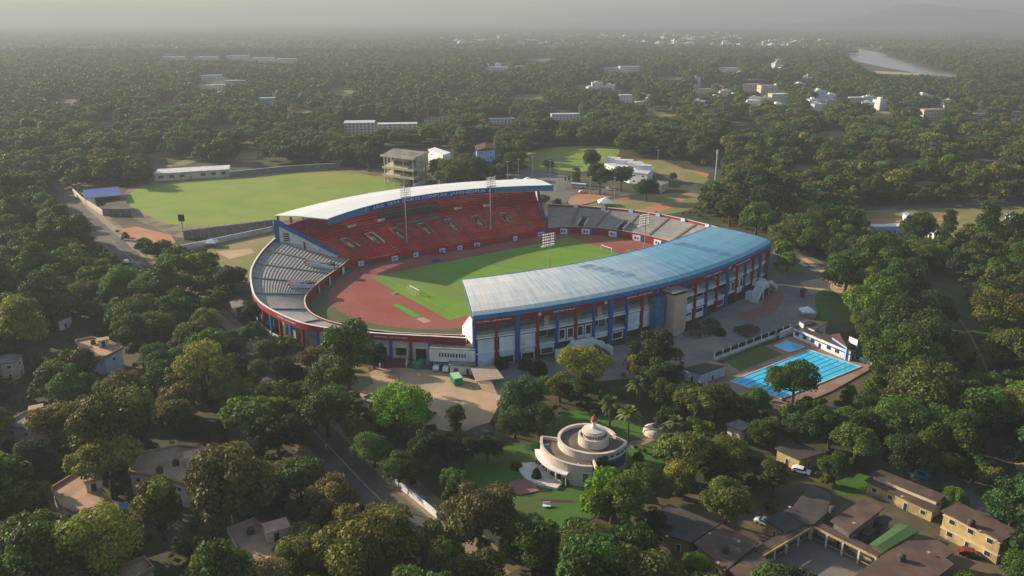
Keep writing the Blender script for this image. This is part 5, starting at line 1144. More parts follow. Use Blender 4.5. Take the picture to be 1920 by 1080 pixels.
m = MB(); m.sweep([[(x_, s, z) for x_, z in prof] for s in (-.7, -.6, .6, .7)]); part('body', m, M['carteal'], th)
m = MB(); m.sweep([[(x_, s, z) for x_, z in [(.72, 1.76), (-1.2, 1.81), (-1.2, 1.9), (.0, 1.98), (.75, 1.86)]] for s in (-.74, 0, .74)]); part('canopy', m, M['carteal'], th)
m = MB(); m.prism([(-.8, -.72), (.5, -.72), (.5, .72), (-.8, .72)], .95, 1.6); part('door_opening', m, M['dark'], th)
for x, y in ((1.05, 0), (-.85, -.6), (-.85, .6)): m = MB(); m.tube((x, y - .08, .25), (x, y + .08, .25), .25, n=10); part('wheel', m, M['rubber'], th)
th.location = (*p, .3); th.scale = (1.35, 1.35, 1.35); th.rotation_euler = (0, 0, -.6)
# people walking on the avenue and by the terrace
def person(x, y, rz, cloth, label, stride=.25):
    p = G(x, y)
    joints = [(0, 0, .93), (0, 0, 1.18), (0, 0, 1.42), (0, .01, 1.54), (0, .02, 1.66), (-.1, 0, .9), (-.11, stride * .5, .5), (-.11, stride * .3, .06), (.1, 0, .9), (.11, -stride * .3, .5), (.11, -stride, .07), (-.2, 0, 1.4), (-.25, -.1, 1.12), (-.24, .05, .87), (.2, 0, 1.4), (.25, .08, 1.12), (.24, .2, .9), (-.11, stride * .3 + .16, .04), (.11, -stride + .16, .05)]
    edges = [(0, 1), (1, 2), (2, 3), (3, 4), (0, 5), (5, 6), (6, 7), (0, 8), (8, 9), (9, 10), (2, 11), (11, 12), (12, 13), (2, 14), (14, 15), (15, 16), (7, 17), (10, 18)]
    rr = [.15, .14, .16, .06, .1, .09, .065, .045, .09, .065, .045, .065, .05, .035, .065, .05, .035, .035, .035]
    me = bpy.data.meshes.new('person'); me.from_pydata(joints, edges, []); o = bpy.data.objects.new('person', me); COL.objects.link(o)
    md = o.modifiers.new('skin', 'SKIN'); md.use_smooth_shade = True
    for v, r in zip(me.skin_vertices[0].data, rr): v.radius = (r, r)
    me.skin_vertices[0].data[0].use_root = True; o.modifiers.new('sub', 'SUBSURF').levels = 1; me.materials.append(cloth)
    o.location = (p[0], p[1], ZP[0] + .03); o.rotation_euler = (0, 0, rz); _tag(o, label, 'person'); BASE[o.name] = (0, 0, 0)
    hd = MB(); hd.lathe((0, .02), [(.005, 1.57), (.07, 1.6), (.098, 1.68), (.095, 1.74), (.06, 1.8), (.005, 1.815)], 12); h = part('hair', hd, M['dark'], o); return o
person(612, 845, 2.4, M['clothw'], 'person in pale clothes walking along the shaded avenue')
person(622, 858, 2.2, M['cloth'], 'person in dark clothes walking on the shaded avenue')
person(752, 925, 2.2, M['cloth'], 'person in dark clothes beside the white roadside wall')
person(762, 960, -.8, M['cloth'], 'person in dark clothes in the middle of the sunlit road')
person(1535, 873, 1., M['clothw'], 'person in white standing near the parked white car')
person(1509, 656, 1., M['cloth'], 'person in dark clothes standing between the two pools')
# ================================================================ buildings far off
def fb(x0, x1, y0, y1, wall, label, storeys=3, roof='offwhite', depth=14., skew=.12, cat='building', name='far_block', parapet=False):
    a = G(x0, y1); b = G(x1, y1); d = math.dist(a, b); tx, ty = (b[0] - a[0]) / d, (b[1] - a[1]) / d
    b = (b[0] + (-ty) * -skew * d, b[1] + tx * skew * d)
    zc = a[1] * _c + CAM_H * _s; h = max(4., (y1 - y0) * zc / FPX * .96 - depth * .1)
    tx, ty = (b[0] - a[0]) / math.dist(a, b), (b[1] - a[1]) / math.dist(a, b)
    poly = [a, b, (b[0] - ty * depth, b[1] + tx * depth), (a[0] - ty * depth, a[1] + tx * depth)]
    return house(name, label, cat, poly, h, wall, roof, storeys=storeys, eave=.3, sp=max(3.5, d / 9), ww=max(1.5, d / 18), wh=1.4, maxw=40, door=False, allsides=False)
FB = [
 (645, 702, 226, 252, 'cream', 'cream four-storey block with long balconies, leftmost building behind the concrete pavilion', 4, 20),
 (708, 782, 230, 243, 'cream', 'cream low wing just right of the four-storey block', 2, 14), (795, 836, 219, 231, 'pinkcream', 'pinkish low block among trees above the concrete pavilion', 2, 14),
 (917, 966, 221, 233, 'white', 'long white-roofed shed in trees above the end of the white roof', 2, 10), (1034, 1088, 212, 226, 'white', 'long white shed in trees above the back field', 2, 10),
 (850, 872, 168, 175, 'white', 'isolated white roof in the wood high above the pavilion', 1, 10), (375, 416, 140, 150, 'white', 'white row of houses in the upper left wood, upper one', 2, 10),
 (373, 420, 158, 168, 'white', 'white row of houses in the upper left wood, lower one', 2, 10), (421, 466, 150, 157, 'offwhite', 'low pale building right of the upper left white rows', 1, 10),
 (486, 516, 182, 193, 'skyblue', 'bluish block in the wood left of the cream block', 2, 12), (305, 350, 105, 113, 'offwhite', 'low pale long building at far upper left, leftmost', 1, 16),
 (362, 412, 105, 113, 'offwhite', 'low pale long building at far upper left, second', 1, 16), (425, 470, 103, 113, 'offwhite', 'pale block at far upper left, third in the row', 2, 16),
 (476, 512, 107, 117, 'offwhite', 'pale block at far upper left, fourth in the row', 2, 16), (520, 556, 109, 118, 'offwhite', 'pale block at far upper left, last in the row', 1, 16),
 (910, 952, 124, 132, 'white', 'white scattered roofs above the middle of the wood, left', 1, 16), (968, 984, 123, 130, 'cream', 'small cream house right of the scattered white roofs', 2, 12),
 (1130, 1160, 126, 136, 'cream', 'cream block beside whitish terrace in the upper middle wood', 2, 14), (1162, 1200, 123, 136, 'white', 'whitish terrace in the upper middle wood', 3, 14),
 (1290, 1300, 122, 128, 'white', 'tiny white house above the hotel-like group', 1, 10), (1345, 1385, 126, 134, 'white', 'white low house above the hotel-like group', 1, 14),
 (1162, 1186, 176, 192, 'white', 'white house with a round tank, upper right of the back field', 2, 12), (1192, 1210, 190, 197, 'white', 'small white house beside the one with the tank', 1, 10),
 (1300, 1336, 165, 176, 'pinkcream', 'pinkish low house left of the hotel-like block', 2, 12), (1350, 1366, 169, 178, 'cream', 'cream little house in front of the hotel-like block', 2, 10),
 (1392, 1428, 156, 172, 'pinkcream', 'pinkish hotel-like block, left half', 4, 16), (1426, 1456, 158, 178, 'pinkcream', 'pinkish hotel-like block, right half', 4, 16),
 (1446, 1478, 174, 195, 'cream', 'cream four-storey block with dark windows right of the pinkish hotel', 4, 14), (1400, 1424, 186, 201, 'white', 'white house below the pinkish hotel', 2, 12),
 (1500, 1526, 145, 153, 'cream', 'cream house in the wood under the river', 2, 12), (1522, 1542, 196, 207, 'pinkcream', 'pink house right of the cream four-storey block', 2, 12),
 (1538, 1568, 186, 193, 'offwhite', 'long grey-white roofed house right of the pink house', 1, 12), (1592, 1634, 181, 194, 'cream', 'cream flat-roofed house standing alone in the right wood', 2, 12),
 (1730, 1772, 203, 225, 'pinkcream', 'pale three-storey house deep in the right wood', 3, 12), (1820, 1846, 212, 222, 'white', 'white house at the far right in the wood', 1, 10),
 (1896, 1920, 208, 222, 'offwhite', 'pale house at the right edge of the photograph wood', 2, 10), (1540, 1560, 214, 219, 'white', 'low white roof in trees below the pink house', 1, 8),
 (1010, 1036, 204, 209, 'offwhite', 'thin pale roof left of the long white shed', 1, 8)]
for x0, x1, y0, y1, wl, lb, st_, dp in FB: fb(x0, x1, y0, y1, wl, lb, st_, depth=dp, roof='tanroof' if wl == 'pinkcream' else 'offwhite')
# the hazy town: small pale blocks
def townblock(seed):
    r = random.Random(seed); m = MB(); w, d, h = r.uniform(8, 13), r.uniform(7, 10), r.uniform(7, 16)
    m.box(-w, w, -d, d, 0, h); m.box(-w * .5, w * .1, -d * .4, d * .4, h, h + 2.6)
    for s in (-1, 1): m.box(-w, w, s * d - .2 * (1 + s) , s * d + .2 * (1 - s), h, h + .8) if False else m.box(-w, w, s * (d - .3) - .15, s * (d - .3) + .15, h + .002, h + .8)
    for z in range(2, int(h) - 1, 3): m.box(-w * .85, w * .85, -d - .12, -d + .02, z - .2, z + .9)
    return m
TB = [townblock(k) for k in range(6)]
TM = [_mesh('town_house', TB[k], M[('white', 'offwhite', 'pinkcream', 'cream', 'white', 'tan')[k]]) for k in range(6)]
r = random.Random(21)
spots = []
for (xa, xb, ya, yb, n, ds) in ((850, 960, 66, 86, 34, ''), (960, 1120, 58, 72, 30, ''), (970, 1060, 80, 88, 16, ''), (1120, 1260, 58, 84, 34, ''), (1190, 1300, 66, 92, 40, ''), (1260, 1420, 66, 92, 44, ''), (1420, 1500, 78, 94, 26, ''), (690, 850, 64, 78, 16, ''), (1480, 1560, 80, 90, 6, '')):
    for _ in range(n): spots.append((r.uniform(xa, xb), r.uniform(ya, yb), r.choice([0, 1, 3, 4, 5, 2]) if xa < 1250 else r.choice([0, 1, 2, 2, 5, 3])))
for (xa, xb, ya, yb, n) in ((1280, 1560, 128, 150, 18), (1290, 1560, 160, 215, 26), (1560, 1900, 150, 230, 16), (880, 1250, 104, 130, 18), (960, 1280, 150, 200, 8), (380, 840, 120, 200, 8), (1250, 1500, 100, 124, 20)):
    for _ in range(n): spots.append((r.uniform(xa, xb), r.uniform(ya, yb), r.choice([0, 1, 3, 4, 2])))
SPOTPROT = []
for x, y, k in spots:
    o = bpy.data.objects.new('town_house', TM[k]); COL.objects.link(o); q = G(x, y); o.location = (q[0], q[1], 0); o.rotation_euler = (0, 0, r.uniform(-.5, .5)); s = r.uniform(.8, 1.5) if y < 100 else r.uniform(.5, .85); SPOTPROT.append((q[0], q[1], s * 14)); o.scale = (s, s, s * r.uniform(.8, 1.3) * 1.15) if y > 99 else (s, s, s * 1.05)
    _tag(o, 'tiny pale block in the hazy town under the horizon', 'building', 'blocks of the far town')
    if y > 99:
        z_ = 'right wood' if x > 1270 else 'middle wood' if x > 860 else 'left wood'; c_ = ('white', 'greyish', 'pink', 'cream', 'white', 'tan')[k]
        o['label'] = 'small %s house with flat roof scattered in the %s beyond the stadium' % (c_, z_); o['group'] = '%s houses in the %s' % (c_, z_); o['name'] = 0; del o['name']; continue
    o['label'] = ('tiny %s block in the hazy town, %s stretch under the horizon' % (('white', 'greyish', 'pink', 'cream', 'white', 'tan')[k], 'left' if x < 960 else 'middle' if x < 1230 else 'right'))
    o['group'] = '%s blocks of the far town' % (('white', 'greyish', 'pink', 'cream', 'white', 'tan')[k]) + (' left' if x < 960 else ' middle' if x < 1230 else ' right')
# ================================================================ trees
rng = np.random.default_rng(5)
def crown_mesh(seed, lobes, leaves, leaf, flat=.72, spread=.62, top=1.15, shape='round', wood=None):
    g = np.random.default_rng(seed); C_ = []; Rr = []
    tries = 0
    while len(C_) < lobes and tries < 4000:
        tries += 1
        d = g.normal(size=3); d /= np.linalg.norm(d)
        if d[2] < -.62: continue
        rr = g.uniform(.15, .42)
        if shape == 'column': c = np.array([d[0] * .35, d[1] * .35, g.uniform(-.9, .9)]); c[:2] *= (1 - .55 * max(0, c[2]))
        elif shape == 'umbrella': rad_ = math.sqrt(g.random()) * .75; a = g.uniform(0, 6.28); c = np.array([rad_ * math.cos(a), rad_ * math.sin(a), .25 - .35 * rad_ ** 2 + g.uniform(-.08, .12)]); rr *= .8
        else: c = d * spread * g.uniform(.5, 1.22); c[2] *= flat
        if any(np.linalg.norm(c - q) < .55 * (rr + s) * .6 for q, s in zip(C_, Rr)): continue
        C_.append(c); Rr.append(rr)
    C_ = np.array(C_); Rr = np.array(Rr); w = Rr ** 2 / (Rr ** 2).sum(); tone = g.uniform(.15, .85, len(C_))
    idx = g.choice(len(C_), leaves, p=w)
    d = g.normal(size=(leaves, 3)); d /= np.linalg.norm(d, axis=1)[:, None]
    d[:, 2] = np.where(d[:, 2] < -.3, -d[:, 2] * .6, d[:, 2]); d /= np.linalg.norm(d, axis=1)[:, None]
    rr = Rr[idx] * g.uniform(.72, 1.1, leaves) * (1 + .12 * np.sin(5 * d[:, 0] + tone[idx] * 20) * np.cos(6 * d[:, 1]))
    P_ = C_[idx] + d * rr[:, None] * np.array([1, 1, .85])
    P_[:, 2] += top
    n = d * .75 + g.normal(size=(leaves, 3)) * .55; n[:, 2] += .25; n /= np.linalg.norm(n, axis=1)[:, None]
    a = np.cross(n, g.normal(size=(leaves, 3))); a /= np.linalg.norm(a, axis=1)[:, None]; b = np.cross(n, a)
    s = leaf * g.uniform(.55, 1.35, leaves); t = s * g.uniform(.45, .9, leaves)
    V = np.stack([P_ - a * s[:, None], P_ - b * t[:, None] + n * (s * .2)[:, None], P_ + a * s[:, None] * .9, P_ + b * t[:, None] - n * (s * .15)[:, None]], 1).reshape(-1, 3)
    me = bpy.data.meshes.new('crown'); me.vertices.add(len(V)); me.vertices.foreach_set('co', V.ravel().astype(np.float32))
    nf = leaves; me.loops.add(nf * 4); me.polygons.add(nf); me.loops.foreach_set('vertex_index', np.arange(nf * 4, dtype=np.int32)); me.polygons.foreach_set('loop_start', np.arange(0, nf * 4, 4, dtype=np.int32))
    at = me.attributes.new('tone', 'FLOAT', 'FACE'); at.data.foreach_set('value', np.clip(tone[idx] + g.normal(size=leaves) * .14, 0, 1).astype(np.float32))
    me.materials.append(M['leaf']); me.update(); me.validate()
    return me, C_ + np.array([0, 0, top])
def trunk_mesh(cs, seed, slim=1.):
    r = random.Random(seed); m = MB(); h = .62
    m.tube((0, 0, -.02), (.02, .01, .3), .085 * slim, .062 * slim, 8); m.tube((.02, .01, .3), (.0, .02, h), .062 * slim, .05 * slim, 8)
    order = sorted(range(len(cs)), key=lambda i: cs[i][2])[:7]
    for i in order:
        c = cs[i]; mid = (c[0] * .45, c[1] * .45, h + (c[2] - h) * .45 + .05); m.tube((0, .02, h - .04), mid, .04 * slim, .026 * slim, 6); m.tube(mid, tuple(c), .026 * slim, .01 * slim, 5)
    me = _mesh('trunk', m, M['bark']); return me
def variant(seed, lobes, leaves, leaf, **k):
    sh = k.get('shape', 'round'); me, cs = crown_mesh(seed, lobes, leaves, leaf, **k); return me, trunk_mesh(cs, seed)
VAR = {'r': [variant(100 + k, 30 + 5 * (k % 4), 15000, .037, flat=.72 + .07 * (k % 4), top=1.0, spread=.6 + .05 * (k % 3)) for k in range(10)], 'u': [variant(200 + k, 34, 9500, .045, shape='umbrella', top=1.1) for k in range(3)],
       's': [variant(600 + k, 15 + 3 * k, 6500, .04, flat=.8, spread=.72, top=1.1) for k in range(4)],
       't': [variant(300 + k, 34, 9500, .045, flat=1.2, spread=.55, top=1.3) for k in range(3)], 'c': [variant(400 + k, 26, 4500, .05, shape='column', top=1.25) for k in range(2)]}
TONE = {'d': (.036, .076, .016), 'g': (.066, .12, .016), 'b': (.12, .22, .012), 'o': (.105, .125, .02), 'y': (.16, .165, .02), 'n': (.13, .108, .028), 'l': (.098, .165, .015)}
TNAME = {'d': 'dark green', 'g': 'mid green', 'b': 'bright lime-green', 'o': 'olive', 'y': 'yellowish', 'n': 'brownish', 'l': 'light green'}
# crowns one can tell apart in the photograph: centre, width (pixels), tone, shape
TREES = []
def solve(x, y, w_, top):
    zc = 8.
    for _ in range(5):
        X, Y = G(x, y, zc); s = FPX / (Y * _c + (CAM_H - zc) * _s); r = w_ / 2 / s; zc = top * r
    return X, Y, r
for x, y, w_, t, sh in [
 (650, 672, 112, 'g', 't'), (700, 660, 60, 'd', 'r'), (760, 768, 112, 'b', 'r'), (853, 782, 42, 'g', 't'), (612, 755, 125, 'g', 'r'), (668, 805, 66, 'y', 'r'), (700, 835, 80, 'g', 'r'), (748, 878, 74, 'g', 'r'), (843, 905, 50, 'g', 't'),
 (802, 835, 80, 'd', 'r'), (868, 838, 80, 'd', 'r'), (915, 835, 60, 'd', 'r'), (985, 735, 96, 'd', 'r'), (965, 785, 70, 'd', 'r'), (1008, 780, 70, 'g', 'r'), (1093, 682, 92, 'y', 'r'), (1050, 720, 66, 'o', 'r'), (1195, 690, 52, 'y', 't'), (1225, 655, 96, 'd', 'r'), (1238, 700, 80, 'd', 'r'),
 (1148, 742, 52, 'g', 'r'), (1245, 745, 60, 'g', 't'), (1290, 745, 70, 'd', 'r'), (1345, 745, 76, 'o', 'r'), (1255, 785, 66, 'd', 'r'), (1490, 712, 92, 'g', 'r'), (1420, 750, 60, 'g', 'r'), (1395, 765, 60, 'd', 'r'), (1560, 795, 90, 'g', 'r'), (1620, 800, 90, 'd', 'r'), (1500, 800, 80, 'd', 'r'), (1310, 810, 72, 'l', 'r'), (1430, 810, 60, 'l', 'r'), (1365, 848, 92, 'o', 'r'),
 (1150, 925, 140, 'b', 'r'), (1210, 900, 80, 'g', 'r'), (1275, 890, 80, 'y', 'r'), (1365, 935, 100, 'o', 'r'), (1452, 900, 66, 'o', 't'), (1130, 870, 50, 'g', 'r'), (1590, 745, 46, 'l', 'c'),
 (430, 515, 60, 'd', 'r'), (375, 490, 72, 'l', 'u'), (325, 500, 70, 'l', 'u'), (345, 530, 50, 'g', 'r'), (270, 575, 70, 'o', 'u'), (330, 560, 60, 'o', 'r'), (180, 520, 76, 'g', 'u'), (395, 570, 60, 'g', 'r'), (470, 580, 50, 'd', 'r'), (320, 680, 92, 'd', 'r'), (390, 650, 90, 'l', 'u'), (430, 690, 80, 'g', 'u'), (500, 745, 86, 'o', 'r'), (520, 810, 110, 'd', 'r'), (440, 740, 80, 'o', 'r'),
 (500, 655, 60, 'g', 'r'), (530, 690, 46, 'd', 'r'), (455, 628, 50, 'g', 'r'), (560, 700, 30, 'd', 'c'), (540, 728, 78, 'g', 'r'), (475, 700, 66, 'o', 'r'), (425, 640, 66, 'g', 'r'), (385, 600, 60, 'o', 'r'), (350, 570, 56, 'g', 'r'), (565, 800, 60, 'g', 'r'), (1300, 1062, 70, 'l', 'r'), (1650, 630, 84, 'g', 'r'), (1668, 690, 80, 'o', 'r'), (1735, 640, 100, 'g', 't'), (1765, 700, 110, 'o', 'r'), (1810, 745, 100, 'g', 'r'), (1650, 770, 80, 'g', 's'), (1745, 575, 90, 'd', 'r'), (1668, 535, 90, 'g', 'u'), (1630, 600, 60, 'l', 'r'), (1700, 850, 100, 'd', 'r'), (1760, 850, 90, 'o', 's'), (1225, 985, 60, 'd', 'r'),
 (430, 910, 190, 'n', 'r'), (620, 930, 120, 'n', 'r'), (690, 1010, 190, 'y', 'r'), (560, 1040, 120, 'o', 'r'), (300, 960, 110, 'o', 't'), (220, 790, 180, 'o', 'r'), (120, 790, 120, 'n', 'r'), (60, 850, 80, 'd', 'r'), (60, 1010, 130, 'o', 'r'), (180, 1000, 120, 'd', 'r'), (390, 1060, 80, 'y', 'r'), (450, 1060, 80, 'l', 'r'),
 (900, 960, 150, 'n', 'r'), (1000, 1020, 120, 'g', 'r'), (1100, 1030, 130, 'o', 'r'), (820, 1030, 120, 'o', 'r'), (1180, 1030, 110, 'g', 'r'), (1240, 1060, 90, 'l', 'r'), (900, 1070, 110, 'o', 'r'),
 (1900, 960, 110, 'd', 't'), (1790, 935, 56, 'l', 'r'), (1640, 730, 60, 'g', 't'), (1700, 660, 130, 'g', 'r'), (1740, 720, 150, 'o', 'r'), (1690, 790, 110, 'g', 'r'), (1780, 800, 130, 'g', 'r'), (1650, 560, 110, 'l', 'r'), (1690, 600, 110, 'g', 'r'), (1880, 580, 110, 'y', 'r'), (1900, 650, 110, 'o', 'r'), (1640, 470, 110, 'g', 'r'), (1580, 440, 90, 'l', 'r'), (1530, 430, 90, 'g', 'r'), (1590, 500, 90, 'g', 'r'), (1700, 520, 90, 'd', 'r'), (1745, 470, 72, 'l', 'r'), (1850, 440, 84, 'd', 'c'), (1720, 425, 70, 'd', 'r'), (1780, 420, 50, 'd', 'c'),
 (1478, 487, 40, 'l', 'r'), (1420, 405, 80, 'g', 'r'), (1370, 385, 70, 'g', 'r'), (1440, 350, 120, 'd', 'r'), (1028, 306, 24, 'd', 'r'), (1108, 298, 40, 'd', 'r'), (1125, 330, 60, 'd', 'r'), (1165, 330, 50, 'd', 'r'), (1080, 330, 30, 'l', 'c'), (850, 322, 70, 'l', 'r'), (880, 310, 60, 'd', 'r'), (960, 302, 40, 'g', 'r'), (690, 290, 56, 'd', 'r'), (1213, 350, 50, 'd', 'r'), (1060, 335, 8, 'd', 'c'), (1067, 335, 8, 'd', 'c'), (1262, 330, 18, 'd', 'r'), (1020, 372, 24, 'l', 'r'), (1045, 380, 22, 'g', 'r')]:
    X, Y, r_ = solve(x, y, w_, 1.15); TREES.append([X, Y, r_, t, sh, 0, True])
PROT = [
 [(470, 540), (508, 445), (510, 400), (700, 350), (1030, 335), (1036, 380), (1340, 412), (1450, 452), (1445, 520), (1480, 480), (1515, 470), (1610, 550), (1660, 600), (1600, 600), (1640, 685), (1625, 712), (1560, 735), (1440, 735), (1372, 720), (1285, 710), (1285, 645), (1150, 685), (960, 710), (940, 730), (930, 785), (880, 800), (820, 760), (800, 740), (690, 735), (700, 690), (640, 650), (505, 622), (478, 590)],
 [(235, 350), (330, 338), (290, 335), (285, 312), (430, 306), (640, 313), (715, 318), (718, 280), (800, 275), (803, 345), (510, 400), (512, 475), (470, 520), (380, 465), (250, 440), (180, 405), (140, 345)], [(95, 352), (135, 362), (222, 445), (275, 500), (260, 506), (185, 452), (110, 385)],
 [(640, 850), (660, 850), (740, 905), (822, 972), (800, 995), (770, 995), (690, 920), (600, 865), (578, 800)], [(850, 890), (900, 848), (1010, 830), (1000, 930), (940, 930)], [(1005, 815), (1095, 768), (1178, 820), (1178, 880), (1090, 905), (1050, 925), (958, 928), (955, 875), (880, 905), (880, 870)], [(980, 935), (1085, 935), (1080, 970), (985, 968)],
 [(1215, 1010), (1265, 945), (1400, 975), (1420, 985), (1500, 905), (1540, 915), (1620, 890), (1650, 880), (1890, 1000), (1890, 1055), (1700, 1090), (1340, 1090)], [(1485, 875), (1520, 878), (1520, 900), (1485, 895)], [(1700, 880), (1760, 890), (1760, 915), (1700, 905)],
 [(985, 285), (1010, 275), (1150, 272), (1160, 290), (1230, 296), (1330, 320), (1300, 392), (1100, 400), (1035, 380), (1030, 340), (940, 345), (990, 310)], [(1612, 386), (1920, 378), (1920, 410), (1705, 438), (1650, 432)],
 [(90, 917), (150, 884), (213, 940), (250, 950), (230, 985), (135, 985)], [(250, 885), (300, 835), (420, 838), (430, 860), (350, 912)], [(420, 993), (520, 972), (562, 1020), (560, 1080), (483, 1075)], [(200, 1070), (275, 1042), (292, 1070), (260, 1090)], [(140, 630), (235, 645), (240, 700), (195, 690), (150, 665)], [(5, 800), (45, 775), (106, 762), (108, 785), (60, 806)], [(-10, 665), (40, 662), (42, 680), (0, 684)], [(428, 556), (464, 558), (462, 578), (432, 578)],
 [(1582, 90), (1620, 90), (1750, 130), (1800, 140), (1790, 146), (1735, 141), (1640, 137), (1590, 112)], [(1730, 508), (1790, 512), (1830, 600), (1862, 680), (1845, 690), (1795, 610)], [(1330, 280), (1352, 280), (1352, 340), (1330, 340)], [(1358, 786), (1416, 786), (1416, 808), (1358, 808)], [(1452, 826), (1546, 826), (1546, 858), (1452, 858)], [(1855, 800), (1890, 800), (1925, 920), (1890, 930)], [(890, 268), (932, 268), (932, 300), (890, 300)], [(800, 274), (846, 274), (846, 296), (800, 296)]]
PROT += CLEAR + [[(1135, 745), (1170, 715), (1215, 715), (1225, 800), (1175, 815), (1140, 800)]]
PROT += [[(1478, 322), (1500, 304), (1535, 306), (1530, 322)], [(1700, 345), (1740, 338), (1760, 344), (1720, 352)], [(440, 300), (455, 275), (490, 278), (480, 300)], [(270, 290), (310, 282), (320, 290), (280, 298)], [(310, 312), (375, 290), (380, 300), (330, 315)]]
PROT += [[(x0, y0), (x1, y0), (x1, y1 - 1), (x0, y1 - 1)] for x0, x1, y0, y1, *_r in FB]
def inpoly(px, py, poly):
    c = np.zeros(len(px), bool); n = len(poly)
    for i in range(n):
        x1, y1 = poly[i]; x2, y2 = poly[i - 1]
        if y1 == y2: continue
        m = ((y1 > py) != (y2 > py)) & (px < (x2 - x1) * (py - y1) / (y2 - y1) + x1); c ^= m
    return c
def project(X, Y, Z):
    Zr = Z - CAM_H; zc = Y * _c - Zr * _s; return 960 + FPX * X / zc, 540 - FPX * (Y * _s + Zr * _c) / zc, zc
AVW = crom([G(*p) for p in AV], 6); AVA = np.array(AVW)
def blocked(X, Y, r, tf=1.85):
    bad = np.zeros(len(X), bool)
    for dx, dz in ((0, .1), (0, tf * .97), (0, 1.2), (-.8, 1.1), (.8, 1.1), (-.6, 1.55), (.6, 1.55), (-.45, .75), (.45, .75)):
        px, py, zc = project(X + dx * r, Y, dz * r)
        for P_ in PROT:
            xs = [p[0] for p in P_]; ys = [p[1] for p in P_]
            m = (px > min(xs)) & (px < max(xs)) & (py > min(ys)) & (py < max(ys)) & ~bad
            if m.any(): k = np.where(m)[0]; bad[k[inpoly(px[k], py[k], P_)]] = True
    d = np.full(len(X), 1e9)
    near = (X > AVA[:, 0].min() - 20) & (X < AVA[:, 0].max() + 20) & (Y < AVA[:, 1].max() + 20)
    if near.any():
        k = np.where(near)[0]; dd = np.sqrt(((X[k, None] - AVA[None, :, 0]) ** 2) + (Y[k, None] - AVA[None, :, 1]) ** 2).min(1); bad[k[dd < 6.]] = True
    return bad
def noise2(X, Y, s, seed):
    g = np.random.default_rng(seed); out = np.zeros(len(X))
    for k in range(6):
        a = g.uniform(0, 6.28); f = s * g.uniform(.6, 1.7); out += np.sin((X * math.cos(a) + Y * math.sin(a)) * f + g.uniform(0, 6.28))
    return out / 3.
man = np.array([[t[0], t[1], t[2]] for t in TREES])
FILL = []   # X,Y,r,zone
for (d0, d1, sp, rlo, rhi, zone) in ((105, 620, 8.0, 3.6, 9., 0), (620, 1300, 9.5, 5.5, 10, 1), (1300, 2600, 13, 7, 12, 2), (2600, 9000, 62, 34, 50, 3)):
    ys = np.arange(d0, d1, sp); P_ = []
    for j, y in enumerate(ys):
        hw = y * .74 + 60; xs = np.arange(-hw, hw, sp) + (j % 2) * sp / 2; P_.append(np.stack([xs, np.full(len(xs), y)], 1))
    P_ = np.concatenate(P_); P_ = P_ + rng.uniform(-.42, .42, P_.shape) * sp
    r_ = rng.uniform(rlo, rhi, len(P_)); X, Y = P_[:, 0], P_[:, 1]
    nz = noise2(X, Y, .02 if zone < 3 else .002, 3 + zone)
    keep = rng.random(len(X)) < np.clip(.9 - .28 * (nz > .75), 0, 1)
    # town: thin the trees
    px, py, _z = project(X, Y, np.zeros(len(X)))
    town = (px > 840) & (px < 1560) & (py < 95); keep &= ~(town & (rng.random(len(X)) < .6))
    X, Y, r_ = X[keep], Y[keep], r_[keep]
    if zone == 0:
        dd = np.sqrt((X[:, None] - man[None, :, 0]) ** 2 + (Y[:, None] - man[None, :, 1]) ** 2) - man[None, :, 2] * .72 - r_[:, None] * .45
        k = dd.min(1) > 0; X, Y, r_ = X[k], Y[k], r_[k]
    if zone in (1, 2):
        SP = np.array(SPOTPROT); dk = np.ones(len(X), bool)
        for sx, sy, sr in SP[SP[:, 1] < 2700]: dk &= ~((np.abs(X - sx) < sr) & (Y < sy + 8) & (Y > sy - 42))
        X, Y, r_ = X[dk], Y[dk], r_[dk]
    if zone < 3:
        b = blocked(X, Y, r_); r2 = r_ * .62; b2 = blocked(X, Y, r2) if zone < 2 else b
        r_ = np.where(b, r2, r_); k = ~(b & b2)
    else:
        px, py, _z = project(X, Y, np.zeros(len(X))); k = ~inpoly(px, py, [(1575, 88), (1640, 88), (1760, 125), (1810, 140), (1790, 147), (1730, 142), (1590, 114)])
    X, Y, r_ = X[k], Y[k], r_[k]
    for a, b_, c in zip(X, Y, r_): FILL.append((float(a), float(b_), float(c), zone))
# low undergrowth between the nearer trees
xs, ys = np.meshgrid(np.arange(-330, 330, 4.4), np.arange(112, 560, 4.4)); Q = np.stack([xs.ravel(), ys.ravel()], 1) + rng.uniform(-2.1, 2.1, (xs.size, 2)); rq = rng.uniform(.6, 2.1, len(Q))
kq = (np.abs(Q[:, 0]) < Q[:, 1] * .72 + 40) & (rng.random(len(Q)) < .62 + .2 * noise2(Q[:, 0], Q[:, 1], .06, 9)); Q, rq = Q[kq], rq[kq]; kq = ~blocked(Q[:, 0], Q[:, 1], rq * 1.15); Q, rq = Q[kq], rq[kq]
UNDER = [(float(a[0]), float(a[1]), float(b), 0) for a, b in zip(Q, rq)]
# open ground on the sun side of the houses lets light reach their roofs
SH = [G(x, y) for x, y in ((185, 930), (330, 880), (490, 1030), (190, 660), (250, 1065), (1090, 850), (830, 740), (60, 780))]
def shades(X, Y, r_):
    for hx, hy in SH:
        dx, dy = X - hx, Y - hy; al = dx * -.9 + dy * .44; la = abs(dx * .44 + dy * .9)
        if 4 < al < 30 and la < 10 + r_ * .4: return True
    return False
FILL = [f for f in FILL if not (f[3] == 0 and shades(f[0], f[1], f[2]))]
